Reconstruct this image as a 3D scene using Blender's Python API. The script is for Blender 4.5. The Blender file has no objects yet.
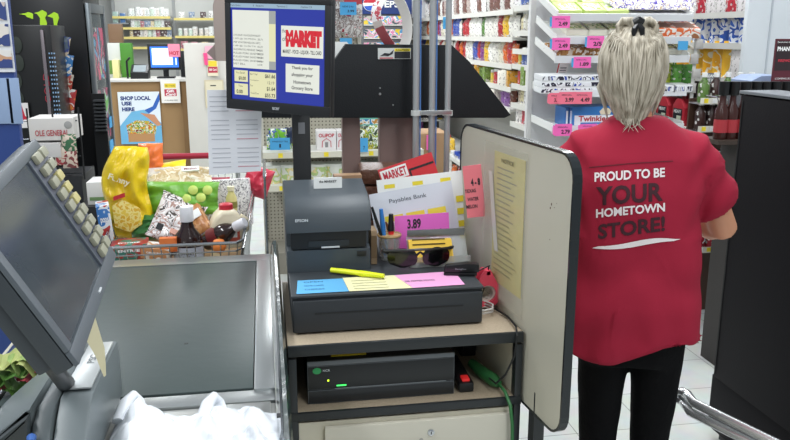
import bpy, bmesh, math, random
from mathutils import Vector, Matrix, noise
from mathutils.bvhtree import BVHTree
random.seed(7)
R = math.radians
sc = bpy.context.scene
COL = sc.collection
# ---------------------------------------------------------------- camera
F, TH, YA, HC = 777.0, R(13.45), R(9.5), 1.6
cam = bpy.data.cameras.new('camera'); co = bpy.data.objects.new('camera', cam); COL.objects.link(co)
co.location = (0, 0, HC); co.rotation_euler = (R(90) - TH, 0, -YA)
cam.sensor_width = 36; cam.lens = F * 36 / 790; cam.clip_start = .05; cam.clip_end = 100
sc.camera = co
# ---------------------------------------------------------------- world and lights
wd = bpy.data.worlds.new('store_ambient'); sc.world = wd; wd.use_nodes = True
bg = wd.node_tree.nodes['Background']; bg.inputs[0].default_value = (.86, .93, 1, 1); bg.inputs[1].default_value = .36
def area(x, y, z, sx, sy, e, c=(.95, .98, 1)):
    l = bpy.data.lights.new('ceiling_tube_light', 'AREA'); l.shape = 'RECTANGLE'; l.size = sx; l.size_y = sy; l.energy = e; l.color = c
    o = bpy.data.objects.new('ceiling_tube_light', l); o.location = (x, y, z); COL.objects.link(o); return o
for x, y, e in ((-1.6, 1.0, 42), (.6, 2.2, 34), (2.6, 2.6, 38), (-1.6, 4.4, 46), (.6, 6.6, 60), (2.4, 5.6, 46), (-1.8, 8.2, 60), (-1.2, 10.8, 40), (1.2, 9.6, 50), (1.0, -.7, 42), (4.2, 5.0, 40)):
    area(x, y, 3.05, .3, 2.3, e)
sc.view_settings.view_transform = 'Standard'; sc.view_settings.look = 'None'; sc.view_settings.gamma = 1
sc.view_settings.use_curve_mapping = False; sc.view_settings.exposure = 0.20

# ---------------------------------------------------------------- helpers
def W(px, py, x=None, y=None, z=None):
    """point of the place seen in direction px,py, on a plane of constant x, y or z"""
    a = (px - 395) / F; b = (220 - py) / F
    fy = math.cos(TH) + b * math.sin(TH); fz = -math.sin(TH) + b * math.cos(TH)
    dx = a * math.cos(YA) + fy * math.sin(YA); dy = -a * math.sin(YA) + fy * math.cos(YA)
    t = (z - HC) / fz if z is not None else (y / dy if y is not None else x / dx)
    return Vector((dx * t, dy * t, HC + fz * t))
def lin(h):
    h = h.lstrip('#'); v = [int(h[i:i + 2], 16) / 255 for i in (0, 2, 4)]
    return tuple((c / 12.92 if c <= .04045 else ((c + .055) / 1.055) ** 2.4) for c in v) + (1,)
MC = {}
def M(col, rough=.5, metal=0., var=.06, vs=6., bump=0., bs=60., alpha=1., emit=0., spec=.5, trans=0.):
    key = (col, rough, metal, var, vs, bump, bs, alpha, emit, spec, trans)
    if key in MC: return MC[key]
    m = bpy.data.materials.new('mat_' + col.strip('#')); m.use_nodes = True; nt = m.node_tree; N = nt.nodes; L = nt.links
    p = N['Principled BSDF']; c = lin(col)
    p.inputs['Roughness'].default_value = rough; p.inputs['Metallic'].default_value = metal
    p.inputs['Specular IOR Level'].default_value = spec; p.inputs['Alpha'].default_value = alpha
    p.inputs['Transmission Weight'].default_value = trans
    tc = N.new('ShaderNodeTexCoord')
    nz = N.new('ShaderNodeTexNoise'); nz.inputs['Scale'].default_value = vs; nz.inputs['Detail'].default_value = 4
    L.new(tc.outputs['Object'], nz.inputs['Vector'])
    mx = N.new('ShaderNodeMix'); mx.data_type = 'RGBA'
    mx.inputs[6].default_value = tuple(x * (1 - var) for x in c[:3]) + (1,); mx.inputs[7].default_value = tuple(min(1, x * (1 + var)) for x in c[:3]) + (1,)
    L.new(nz.outputs[0], mx.inputs[0]); L.new(mx.outputs[2], p.inputs['Base Color'])
    if emit:
        L.new(mx.outputs[2], p.inputs['Emission Color']); p.inputs['Emission Strength'].default_value = emit
    if bump:
        n2 = N.new('ShaderNodeTexNoise'); n2.inputs['Scale'].default_value = bs; n2.inputs['Detail'].default_value = 3
        L.new(tc.outputs['Object'], n2.inputs['Vector'])
        b = N.new('ShaderNodeBump'); b.inputs['Strength'].default_value = bump; b.inputs['Distance'].default_value = .01
        L.new(n2.outputs[0], b.inputs['Height']); L.new(b.outputs[0], p.inputs['Normal'])
    MC[key] = m; return m
def PM(cols, scale=18., rough=.4, seed=0., stretch=(1, 1, 1), alpha=1.):
    """printed package: cells of the package's own colours"""
    key = ('P', tuple(cols), scale, rough, seed, stretch, alpha)
    if key in MC: return MC[key]
    m = bpy.data.materials.new('print_' + cols[0].strip('#')); m.use_nodes = True; nt = m.node_tree; N = nt.nodes; L = nt.links
    p = N['Principled BSDF']; p.inputs['Roughness'].default_value = rough; p.inputs['Alpha'].default_value = alpha
    tc = N.new('ShaderNodeTexCoord'); oi = N.new('ShaderNodeObjectInfo'); mp = N.new('ShaderNodeMapping')
    mp.inputs['Scale'].default_value = stretch
    ad = N.new('ShaderNodeVectorMath'); ad.operation = 'ADD'
    cb = N.new('ShaderNodeCombineXYZ'); ml = N.new('ShaderNodeMath'); ml.operation = 'MULTIPLY_ADD'; ml.inputs[1].default_value = 3.7; ml.inputs[2].default_value = seed
    L.new(oi.outputs['Random'], ml.inputs[0]); L.new(ml.outputs[0], cb.inputs[0]); L.new(ml.outputs[0], cb.inputs[2])
    L.new(tc.outputs['Object'], ad.inputs[0]); L.new(cb.outputs[0], ad.inputs[1]); L.new(ad.outputs[0], mp.inputs[0])
    vo = N.new('ShaderNodeTexNoise'); vo.inputs['Scale'].default_value = scale; vo.inputs['Detail'].default_value = 1.5; vo.inputs['Distortion'].default_value = .6
    L.new(mp.outputs[0], vo.inputs['Vector'])
    mr = N.new('ShaderNodeMapRange'); mr.inputs[1].default_value = .30; mr.inputs[2].default_value = .70
    L.new(vo.outputs[0], mr.inputs[0])
    cr = N.new('ShaderNodeValToRGB'); cr.color_ramp.interpolation = 'CONSTANT'
    e = cr.color_ramp.elements; e[0].color = lin(cols[0]); e[1].position = 1 / len(cols); e[1].color = lin(cols[1])
    for i in range(2, len(cols)):
        k = e.new(i / len(cols)); k.color = lin(cols[i])
    L.new(mr.outputs[0], cr.inputs[0]); L.new(cr.outputs[0], p.inputs['Base Color'])
    MC[key] = m; return m
def RM(cols, rough=.4, scale=32.):
    """package whose main colour differs from copy to copy"""
    key = ('R', tuple(cols), rough, scale)
    if key in MC: return MC[key]
    m = bpy.data.materials.new('assorted_' + cols[0].strip('#')); m.use_nodes = True; nt = m.node_tree; N = nt.nodes; L = nt.links
    p = N['Principled BSDF']; p.inputs['Roughness'].default_value = rough
    oi = N.new('ShaderNodeObjectInfo'); cr = N.new('ShaderNodeValToRGB'); cr.color_ramp.interpolation = 'CONSTANT'
    e = cr.color_ramp.elements; e[0].color = lin(cols[0]); e[1].position = 1 / len(cols); e[1].color = lin(cols[1])
    for i in range(2, len(cols)):
        k = e.new(i / len(cols)); k.color = lin(cols[i])
    L.new(oi.outputs['Random'], cr.inputs[0])
    tc = N.new('ShaderNodeTexCoord'); nz = N.new('ShaderNodeTexNoise'); nz.inputs['Scale'].default_value = scale
    L.new(tc.outputs['Object'], nz.inputs['Vector'])
    gt = N.new('ShaderNodeMath'); gt.operation = 'GREATER_THAN'; gt.inputs[1].default_value = .60; L.new(nz.outputs[0], gt.inputs[0])
    mx = N.new('ShaderNodeMix'); mx.data_type = 'RGBA'; mx.inputs[7].default_value = (.62, .61, .58, 1)
    L.new(gt.outputs[0], mx.inputs[0]); L.new(cr.outputs[0], mx.inputs[6]); n3 = N.new('ShaderNodeTexNoise'); n3.inputs['Scale'].default_value = scale * 1.6; L.new(tc.outputs['Object'], n3.inputs['Vector'])
    g3 = N.new('ShaderNodeMath'); g3.operation = 'GREATER_THAN'; g3.inputs[1].default_value = .60; L.new(n3.outputs[0], g3.inputs[0])
    m3 = N.new('ShaderNodeMix'); m3.data_type = 'RGBA'; m3.blend_type = 'MULTIPLY'; m3.inputs[7].default_value = (.45, .42, .44, 1); L.new(g3.outputs[0], m3.inputs[0]); L.new(mx.outputs[2], m3.inputs[6]); L.new(m3.outputs[2], p.inputs['Base Color'])
    MC[key] = m; return m

TXC = {}
def textmesh(s, bold=0.):
    k = (s, bold)
    if k in TXC: return TXC[k]
    cu = bpy.data.curves.new('txt', 'FONT'); cu.body = s; cu.align_x = 'CENTER'; cu.offset = bold; cu.resolution_u = 3; cu.extrude = 0
    o = bpy.data.objects.new('txt', cu); COL.objects.link(o)
    dg = bpy.context.evaluated_depsgraph_get()
    me = bpy.data.meshes.new_from_object(o.evaluated_get(dg)); bpy.data.objects.remove(o)
    xs = [v.co.x for v in me.vertices]; ys = [v.co.y for v in me.vertices]
    TXC[k] = (me, min(xs), max(xs), min(ys), max(ys)); return TXC[k]

class B:
    def __init__(s): s.bm = bmesh.new(); s.mats = []; s.T = Matrix.Identity(4)
    def mi(s, m):
        if m not in s.mats: s.mats.append(m)
        return s.mats.index(m)
    def _add(s, verts, faces, m):
        i = s.mi(m); vs = [s.bm.verts.new(s.T @ Vector(v)) for v in verts]
        out = []
        for f in faces:
            try: fc = s.bm.faces.new([vs[k] for k in f])
            except ValueError: continue
            fc.material_index = i; out.append(fc)
        return vs, out
    def box(s, x0, x1, y0, y1, z0, z1, m, bev=0.):
        v = [(x, y, z) for z in (z0, z1) for y in (y0, y1) for x in (x0, x1)]
        f = [(0, 2, 3, 1), (4, 5, 7, 6), (0, 1, 5, 4), (1, 3, 7, 5), (3, 2, 6, 7), (2, 0, 4, 6)]
        vs, fs = s._add(v, f, m)
        if bev:
            es = list({e for fc in fs for e in fc.edges})
            r = bmesh.ops.bevel(s.bm, geom=es, offset=bev, segments=2, affect='EDGES', profile=.6)
        return s
    def prism(s, pts, ax, a, b, m, bev=0.):
        """outline pts in the two other axes, extruded along axis ax from a to b"""
        def P(p, t):
            return (t, p[0], p[1]) if ax == 0 else ((p[0], t, p[1]) if ax == 1 else (p[0], p[1], t))
        n = len(pts); v = [P(p, a) for p in pts] + [P(p, b) for p in pts]
        f = [tuple(range(n))[::-1], tuple(range(n, 2 * n))] + [(i, (i + 1) % n, n + (i + 1) % n, n + i) for i in range(n)]
        vs, fs = s._add(v, f, m)
        bmesh.ops.recalc_face_normals(s.bm, faces=fs)
        if bev:
            es = list({e for fc in fs[:2] for e in fc.edges})
            bmesh.ops.bevel(s.bm, geom=es, offset=bev, segments=2, affect='EDGES', profile=.6)
        return s
    def rings(s, rs, m, cap=True, closed=False):
        n = len(rs[0]); v = [p for r in rs for p in r]; f = []
        K = len(rs)
        for k in range(K if closed else K - 1):
            a = k * n; b = ((k + 1) % K) * n
            for i in range(n): f.append((a + i, a + (i + 1) % n, b + (i + 1) % n, b + i))
        if cap and not closed: f += [tuple(range(n))[::-1], tuple(range((K - 1) * n, K * n))]
        vs, fs = s._add(v, f, m); bmesh.ops.recalc_face_normals(s.bm, faces=fs); return s
    def tube(s, pts, r, m, n=8, cap=True):
        pts = [Vector(p) for p in pts]; K = len(pts)
        rr = r if isinstance(r, (list, tuple)) else [r] * K
        rs = []; up = None
        for i, p in enumerate(pts):
            t = (pts[min(i + 1, K - 1)] - pts[max(i - 1, 0)]).normalized()
            if up is None: up = t.orthogonal().normalized()
            else: up = (up - t * up.dot(t)).normalized()
            sd = t.cross(up)
            ra, rb = rr[i] if isinstance(rr[i], tuple) else (rr[i], rr[i])
            rs.append([p + up * (math.cos(2 * math.pi * k / n) * ra) + sd * (math.sin(2 * math.pi * k / n) * rb) for k in range(n)])
        return s.rings(rs, m, cap)
    def lathe(s, prof, m, c=(0, 0, 0), n=16, sx=1, sy=1):
        c = Vector(c)
        rs = [[c + Vector((math.cos(2 * math.pi * k / n) * r * sx, math.sin(2 * math.pi * k / n) * r * sy, z)) for k in range(n)] for r, z in prof]
        return s.rings(rs, m)
    def quad(s, a, b, c, d, m): s._add([a, b, c, d], [(0, 1, 2, 3)], m); return s
    def bag(s, w, h, d, m, m2=None, nx=12, nz=14, wr=.12, seed=0):
        """filled pouch standing in the xz plane, crimped at top and bottom"""
        rs = []
        for j in range(nz + 1):
            v = j / nz; t = max(0, 1 - abs(2 * v - 1) ** 3.2) ** .6
            ring = []
            ww = w * (.5 + .5 * (1 - .12 * t))
            for side in (0, 1):
                for i in range(nx):
                    u = i / nx if side == 0 else 1 - i / nx
                    tt = max(0, 1 - abs(2 * u - 1) ** 2.4) ** .6
                    y = (d / 2 * t * tt + .001) * (-1 if side == 0 else 1)
                    q = noise.noise(Vector((u * 5 + seed, v * 6, side * 9 + seed)))
                    y += q * d * wr * t
                    ring.append(((u - .5) * ww, y, v * h + .02 * h * noise.noise(Vector((u * 4 + seed, 3, v)))))
            rs.append(ring)
        return s.rings(rs, m)
    def text(s, t, c, rv, uv, w, h, m, bold=.0, lift=.0006):
        me, x0, x1, y0, y1 = textmesh(t, bold)
        rv = Vector(rv).normalized(); uv = Vector(uv).normalized(); nv = rv.cross(uv); c = Vector(c)
        kx = w / max(1e-6, x1 - x0); ky = h / max(1e-6, y1 - y0)
        v = [c + rv * ((q.co.x - (x0 + x1) / 2) * kx) + uv * ((q.co.y - (y0 + y1) / 2) * ky) + nv * lift for q in me.vertices]
        s._add(v, [tuple(p.vertices) for p in me.polygons], m); return s
    def obj(s, name, parent=None, loc=None, ang=38, local=False):
        me = bpy.data.meshes.new(name); s.bm.normal_update(); s.bm.to_mesh(me); s.bm.free()
        for m in s.mats: me.materials.append(m)
        me.polygons.foreach_set('use_smooth', [True] * len(me.polygons)); me.set_sharp_from_angle(angle=R(ang))
        o = bpy.data.objects.new(name, me); COL.objects.link(o)
        if parent is not None:
            o.parent = parent
            if not local:
                pl = wloc(parent); me.transform(Matrix.Translation(-pl))
        elif loc is not None:
            me.transform(Matrix.Translation(-Vector(loc))); o.location = loc
        return o
def wloc(o):
    v = Vector((0, 0, 0))
    while o is not None: v += o.location; o = o.parent
    return v
def tag(o, label=None, cat=None, group=None, kind=None):
    if label: o['label'] = label
    if cat: o['category'] = cat
    if group: o['group'] = group
    if kind: o['kind'] = kind
    return o
def thing(name, loc, label, cat, group=None):
    o = bpy.data.objects.new(name, None); o.location = loc; o.empty_display_size = .05; COL.objects.link(o)
    return tag(o, label, cat, group)
def copytree(o, loc, rot=None, label=None, group=None):
    c = o.copy(); COL.objects.link(c); c.location = loc
    if rot is not None: c.rotation_euler = rot
    if label: c['label'] = label
    if group: c['group'] = group
    for ch in list(o.children):
        k = ch.copy(); COL.objects.link(k); k.parent = c
        for g in list(ch.children):
            q = g.copy(); COL.objects.link(q); q.parent = k
    return c
def proto(b, name):
    """a mesh template in local coordinates (base at origin), not linked"""
    o = b.obj(name, local=True); COL.objects.unlink(o); return o
def put(p, loc, rz=0, label=None, cat=None, group=None, scale=None, rx=0, ry=0):
    c = p.copy(); COL.objects.link(c); c.location = loc; c.rotation_euler = (rx, ry, rz)
    if scale: c.scale = scale
    return tag(c, label, cat, group)
def row(ps, a, b, n, label, cat, group, rz=0, jit=.0, sj=.0, rx=0, jr=0.):
    a = Vector(a); b = Vector(b)
    for i in range(n):
        p = ps[(i * 7 // 3) % len(ps)] if isinstance(ps, list) else ps
        t = (i + .5) / n; q = a.lerp(b, t) + Vector((random.uniform(-jit, jit), random.uniform(-jit, jit), 0))
        k = 1 + random.uniform(-sj, sj)
        put(p, q, rz + random.uniform(-jr, jr), label, cat, group, (k, k, k), rx)
EX, EY, EZ = Vector((1, 0, 0)), Vector((0, 1, 0)), Vector((0, 0, 1))
def card(name, c, w, h, m, elems=(), rv=EX, uv=EZ, th=.002, parent=None, label=None, cat=None, group=None, curl=0.):
    """a flat printed sheet: elems ('r',u0,v0,u1,v1,mat) patches, ('t',text,u,v,w,h,mat,bold) lettering, in 0..1 of the sheet"""
    b = B(); c = Vector(c); rv = Vector(rv).normalized(); uv = Vector(uv).normalized(); nv = rv.cross(uv)
    def P(u, v, k=0.): return c + rv * ((u - .5) * w) + uv * ((v - .5) * h) + nv * k
    vs = [P(0, 0), P(1, 0), P(1, 1), P(0, 1), P(0, 0, -th), P(1, 0, -th), P(1, 1, -th), P(0, 1, -th)]
    b._add(vs, [(0, 1, 2, 3), (7, 6, 5, 4), (0, 4, 5, 1), (1, 5, 6, 2), (2, 6, 7, 3), (3, 7, 4, 0)], m)
    k = .0006
    for e in elems:
        if e[0] == 'r':
            b.quad(P(e[1], e[2], k), P(e[3], e[2], k), P(e[3], e[4], k), P(e[1], e[4], k), e[5])
        elif e[0] == 'q':
            b._add([P(u, v, k) for u, v in e[1]], [tuple(range(len(e[1])))], e[2])
        else:
            b.text(e[1], P(e[2], e[3]), rv, uv, e[4] * w, e[5] * h, e[6], e[7] if len(e) > 7 else 0., lift=k + .0004)
        k += .0002
    o = b.obj(name, parent, None if parent is not None else c)
    return tag(o, label, cat, group)
def pcard(name, x0, y0, x1, y1, Y, m, elems=(), **kw):
    """card facing the aisle on the plane y = Y"""
    c = W((x0 + x1) / 2, (y0 + y1) / 2, y=Y)
    w = (W(x1, (y0 + y1) / 2, y=Y) - W(x0, (y0 + y1) / 2, y=Y)).x; h = (W((x0 + x1) / 2, y0, y=Y) - W((x0 + x1) / 2, y1, y=Y)).z
    return card(name, c, w, h, m, elems, **kw)

# common materials
white = M('#e8e9e6', .55); cream = M('#c9c4b2', .5, vs=3); black = M('#17191b', .45); blackg = M('#101113', .3)
chrome = M('#c9cccf', .18, 1., var=.03); steel = M('#b4b8b8', .32, .9, vs=12); greyp = M('#4a5157', .45, bump=.1, bs=300); dgrey = M('#2c3034', .5, bump=.08, bs=400)
paper = M('#f4f6f4', .7, var=.02); pink = M('#f07fb4', .6); red = M('#c3203a', .5); blue = M('#4aa3d8', .6); yel = M('#f2dc35', .5)
ink = M('#25262a', .7); shelfm = M('#dcdcd6', .45); peg = M('#b9b7a4', .6)

# ================================================================ SETTING
def floor_mat():
    m = bpy.data.materials.new('floor_tile'); m.use_nodes = True; nt = m.node_tree; N = nt.nodes; L = nt.links
    p = N['Principled BSDF']; p.inputs['Roughness'].default_value = .22
    tc = N.new('ShaderNodeTexCoord'); br = N.new('ShaderNodeTexBrick'); br.offset = 0; br.inputs['Scale'].default_value = 1
    br.inputs['Brick Width'].default_value = .305; br.inputs['Row Height'].default_value = .305; br.inputs['Mortar Size'].default_value = .002
    br.inputs['Color1'].default_value = lin('#d9dcd8'); br.inputs['Color2'].default_value = lin('#cfd3cf'); br.inputs['Mortar'].default_value = lin('#8f908b')
    L.new(tc.outputs['Object'], br.inputs['Vector'])
    nz = N.new('ShaderNodeTexNoise'); nz.inputs['Scale'].default_value = 9; nz.inputs['Detail'].default_value = 8; L.new(tc.outputs['Object'], nz.inputs['Vector'])
    mx = N.new('ShaderNodeMix'); mx.data_type = 'RGBA'; mx.blend_type = 'MULTIPLY'; mx.inputs[0].default_value = .25
    L.new(br.outputs[0], mx.inputs[6]); L.new(nz.outputs[1], mx.inputs[7]); L.new(mx.outputs[2], p.inputs['Base Color'])
    return m
b = B(); b.box(-6, 7, -2, 14, -.1, 0, floor_mat()); tag(b.obj('floor'), kind='structure')
b = B(); b.box(-6, 7, 12.35, 12.45, 0, 3.2, M('#a9aaa6', .7)); tag(b.obj('wall_back'), kind='structure')

# ================================================================ CHECKOUT LANE
LBX0, LBX1 = -.60, 0.0
lane = thing('checkout_conveyor', (-.3, 1.9, 0), 'checkout lane cabinet with grey rubber conveyor belt and steel trim in the foreground', 'conveyor')
b = B(); b.box(-.66, .0, .9, 2.62, 0, .835, cream, .004); b.obj('cabinet_body', lane)
belt = M('#3b4645', .42, var=.1, vs=2.5, bump=.06, bs=25, spec=.45)
b = B(); prof = []
b.box(-.56, -.046, 1.56, 2.52, .836, .866, belt, .003)
b.obj('belt', lane)
b = B()
b.prism([(2.52, .836), (2.522, .868), (2.60, .868), (2.625, .855), (2.625, .80), (2.61, .80), (2.61, .836)], 0, -.64, .0, steel); b.obj('end_cap', lane)
b = B(); b.box(-.044, .0, 1.545, 2.52, .836, .87, steel, .002); b.obj('side_trim', lane)
b = B(); b.box(-.62, -.564, 1.56, 2.52, .836, .872, steel, .002); b.box(-.61, -.59, 1.56, 2.52, .872, .885, chrome, .003); b.obj('side_trim', lane)
b = B(); b.box(-.64, .0, 1.50, 1.553, .836, .864, steel, .002); b.obj('front_trim', lane)
b = B(); b.box(-.64, .0, 1.25, 1.494, .836, .86, M('#b9bab6', .3, .6), .002); b.box(-.12, -.01, 1.32, 1.49, .8601, .866, steel, .002); b.obj('scanner_deck', lane)
b = B(); b.box(-.2145, -.205, 1.83, 1.838, .8655, .8665, black); tag(b.obj('belt_mark', lane))
# bumper rail
b = B(); pr = [(0.004, .80), (.004, .875), (.012, .897), (.022, .90), (.029, .88), (.029, .80)]
b.prism(pr, 1, 1.2, 2.66, M('#2c3a39', .18, spec=.8, bump=.15, bs=20)); b.prism([(.002, .874), (.006, .874), (.012, .9), (.008, .9)], 1, 1.3, 2.6, chrome)
tag(b.obj('bumper_rail', loc=(.015, 1.9, .8)), 'dark green glossy bumper rail between conveyor belt and cash counter', 'rail')

# cash counter
cc = thing('cash_counter', (.33, 2.05, 0), 'cash register counter with speckled top, black edging and cream drawer below', 'counter')
top = M('#a99a84', .6, var=.25, vs=220); edge = M('#24282a', .35)
X0, X1, Y0, Y1 = .034, .632, 1.785, 2.30
XB = .568
def tap(b, z0, z1, m, i=0., y0=Y0 + .006): b.prism([(X0 + i, y0), (X1 - i, y0), (XB - i, Y1 - i), (X0 + i, Y1 - i)], 2, z0, z1, m)
b = B(); tap(b, .832, .86, top); b.obj('counter_top', cc)
b = B(); b.box(X0, X1, Y0 - .004, Y0 + .0055, .833, .861, edge, .002); b.obj('edge_trim', cc)
b = B(); tap(b, .668, .680, top, .001); b.obj('shelf', cc)
b = B(); b.box(X0, X1, Y0 - .004, Y0 + .0055, .660, .682, edge, .002); b.obj('edge_trim', cc)
b = B(); b.box(X0, X0 + .02, Y0, Y1, 0, .826, edge, .002); b.obj('side_panel', cc)
b = B(); b.box(X1 - .018, X1, Y0, Y0 + .03, 0, .826, edge, .002); b.obj('side_post', cc)
b = B(); b.prism([(X1 - .016, Y0 + .032), (X1 - .004, Y0 + .032), (XB - .002, Y1 - .002), (XB - .014, Y1 - .002)], 2, 0, .826, cream); b.obj('side_panel', cc)
b = B(); b.box(X0 + .022, XB - .015, Y1 - .014, Y1 - .002, .0, .826, M('#8f8a7c', .7)); b.obj('back_panel', cc)
b = B(); tap(b, 0, .652, cream, .021, Y0 + .004); b.obj('cabinet_body', cc)
b = B(); b.box(X0 + .085, X1 - .03, Y0 - .012, Y0 + .003, .36, .640, M('#cdc9ba', .45), .002)
dr = b.obj('drawer', cc)
b = B(); b.T = Matrix.Translation((.39, Y0 - .012, .607)) @ Matrix.Rotation(R(90), 4, 'X'); b.lathe([(.009, 0), (.009, .004), (.005, .005), (.005, .006)], chrome); b.box(-.0012, .0012, -.004, .004, .006, .0064, ink); b.obj('lock', dr)
b = B(); b.tube([(.365, Y0 - .012, .588), (.365, Y0 - .03, .586), (.363, Y0 - .034, .555), (.365, Y0 - .03, .525), (.365, Y0 - .012, .523)], .005, chrome); b.obj('handle', dr)

# divider panel
dv = thing('divider_panel', (.63, 1.9, 0), 'tall cream divider board with black rounded edge beside the woman in red', 'partition')
ang = math.atan2(-.075, .67)
def dpt(s, z, off=0.):   # along the board, s=0 near edge
    a = Vector((.672, 1.585, z)); d = Vector((-.08, .67, 0)).normalized(); n = Vector((-d.y, d.x, 0))
    return a + d * s + n * off
def droutline(inset, z0=.66, z1=1.345, L=.69, r=.06):
    pts = []
    for cx, cz, a0 in ((r, z0 + r, 180), (L - r, z0 + r, 270), (L - r, z1 - r, 0), (r, z1 - r, 90)):
        for k in range(7):
            a = R(a0 + k * 15); rr = r - inset
            pts.append((cx + math.cos(a) * rr, cz + math.sin(a) * rr))
    return pts
def slab(b, pts, o0, o1, m):
    n = len(pts); v = [dpt(p[0], p[1], o0) for p in pts] + [dpt(p[0], p[1], o1) for p in pts]
    fs = [tuple(range(n)), tuple(range(n, 2 * n))[::-1]] + [(i, (i + 1) % n, n + (i + 1) % n, n + i) for i in range(n)]
    _, f = b._add(v, fs, m); bmesh.ops.recalc_face_normals(b.bm, faces=f)
pan = M('#c9c5b4', .42, var=.05, vs=4)
b = B(); slab(b, droutline(.004), -.009, .009, pan); brd = b.obj('board', dv)
b = B()
oo, ii = droutline(0), droutline(.006)
n = len(oo)
for k in range(n):
    a, c = oo[k], oo[(k + 1) % n]; d, e = ii[k], ii[(k + 1) % n]
    v = [dpt(*a, -.011), dpt(*c, -.011), dpt(*c, .011), dpt(*a, .011), dpt(*d, -.011), dpt(*e, -.011), dpt(*e, .011), dpt(*d, .011)]
    b._add(v, [(0, 1, 2, 3), (4, 7, 6, 5), (0, 4, 5, 1), (3, 2, 6, 7)], M('#1b2124', .25))
bmesh.ops.recalc_face_normals(b.bm, faces=b.bm.faces[:]); b.obj('edge_trim', dv)
b = B()
for s, z, r in ((.1, 1.215, .0035), (.105, 1.205, .003), (.085, 1.21, .0015), (.075, 1.222, .0013), (.1, 1.13, .0015)):
    b.T = Matrix.Translation(dpt(s, z, .0092)) @ Matrix.Rotation(R(-90) , 4, 'Y'); b.lathe([(r, 0), (r * .6, .0006)], M('#5a3a22', .8), n=7); b.obj('scuff', dv); b = B()
for sx, sy in ((.640, 1.72), (.578, 2.19)):
    b = B(); b.box(sx + .006, sx + .034, sy, sy + .04, 0, .72, edge); b.obj('support_post', dv)
# sleeve with notice taped on the board
dd = Vector((-.08, .67, 0)).normalized(); rvp = -dd; nvp = Vector((-dd.y, dd.x, 0))
# seen from the left: right vector runs toward the near edge
no = thing('notice_sheet', dpt(.33, 1.11, .0100), 'yellowed printed notice in clear plastic sleeve taped to cream divider board', 'notice')
el = []
yl = M('#d8cc84', .6, var=.12, vs=30)
for k in range(20): el.append(('r', .12, .88 - k * .041, .12 + random.uniform(.45, .76), .885 - k * .041 + .006, M('#a39c74', .7)))
el.append(('t', 'NOTICE', .5, .95, .4, .03, ink, .01))
card('sheet', dpt(.335, 1.115, .0115), .19, .36, yl, el, rv=rvp, uv=EZ, th=.0012, parent=no)
card('plastic_sleeve', dpt(.36, 1.10, .0140), .27, .43, M('#d8d6c8', .12, alpha=.15), (), rv=rvp, uv=EZ, th=.0008, parent=no)
card('tape_strip', dpt(.42, 1.13, .0155), .025, .22, M('#efeee6', .2, alpha=.6), (), rv=(rvp + EZ * .0), uv=(EZ - rvp * .25), th=.0005, parent=no)
card('price_card', dpt(.50, 1.17, .040), .052, .15, M('#ef7f88', .6), [('t', '4 - 8', .62, .68, .5, .14, ink, .05), ('t', 'TEXAS', .3, .52, .6, .07, ink, .02), ('t', 'WATER', .4, .36, .6, .07, ink, .02), ('t', 'MELON', .3, .22, .6, .07, ink, .02)], rv=Vector((1, -.16, .12)), uv=Vector((-.12, 0, 1)), label='salmon pink price card with handwriting stuck to the cream divider board', cat='price card')

# ---- cash drawer
cd = thing('cash_register', (.30, 2.06, .862), 'dark grey metal cash drawer box on the speckled counter, printer on top', 'cash drawer')
b = B(); b.box(.05, .545, 1.87, 2.29, .862, .955, dgrey, .003); b.obj('housing', cd)
b = B(); b.box(.048, .547, 1.862, 2.292, .9552, .962, M('#363b3f', .45), .003); b.obj('lid', cd)
b = B(); b.box(.053, .542, 1.855, 1.8695, .866, .949, dgrey, .003)
b.box(.105, .49, 1.8535, 1.8549, .914, .9175, black); b.obj('drawer_front', cd)
# sheets under the printer
zt = .9625
pm = thing('desk_notice', (.3, 1.95, zt), 'blue, yellow and pink note sheet lying flat on the cash drawer lid', 'paper sheet')
b = B(); b.quad((.062, 1.875, zt + .001), (.195, 1.875, zt + .001), (.19, 1.985, zt + .001), (.07, 1.985, zt + .001), M('#5aa7d6', .6))
for k in range(3): b.text(['OPEN', 'NOTE CARDS', 'CHECKS'][k], (.11, 1.965 - .03 * k, zt + .001), EX, EY, .05, .010, M('#22507c', .6))
b.obj('blue_note', pm)
b = B(); b.quad((.196, 1.875, zt + .001), (.36, 1.875, zt + .001), (.33, 1.99, zt + .001), (.19, 1.99, zt + .001), M('#e4dfb0', .6))
for k in range(4): b.box(.21, .3, 1.89 + k * .022, 1.893 + k * .022, zt + .0012, zt + .0015, M('#8d8a66', .7))
b.obj('yellow_note', pm)
b = B(); b.quad((.361, 1.875, zt + .001), (.50, 1.88, zt + .001), (.50, 2.0, zt + .001), (.33, 1.99, zt + .001), M('#e6a2d0', .6))
b.text('DR PEPPER PRICES', (.39, 1.93, zt + .0012), EX, EY, .08, .012, ink); b.obj('pink_note', pm)
# highlighter
hl = thing('highlighter', (.22, 1.98, .9645), 'yellow highlighter pen lying in front of the receipt printer', 'highlighter')
a, c = W(331, 270, z=.972), W(384, 276, z=.972); d = (c - a).normalized()
ymat = M('#e8f02a', .35)
b = B(); b.tube([a, a + d * .04, a + d * .085], [.007, .0075, .0075], ymat, 12); b.obj('barrel', hl)
b = B(); b.tube([a + d * .0852, a + d * .09, c], [.0085, .0085, .006], M('#dbe618', .3), 12); b.obj('cap', hl)

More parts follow.
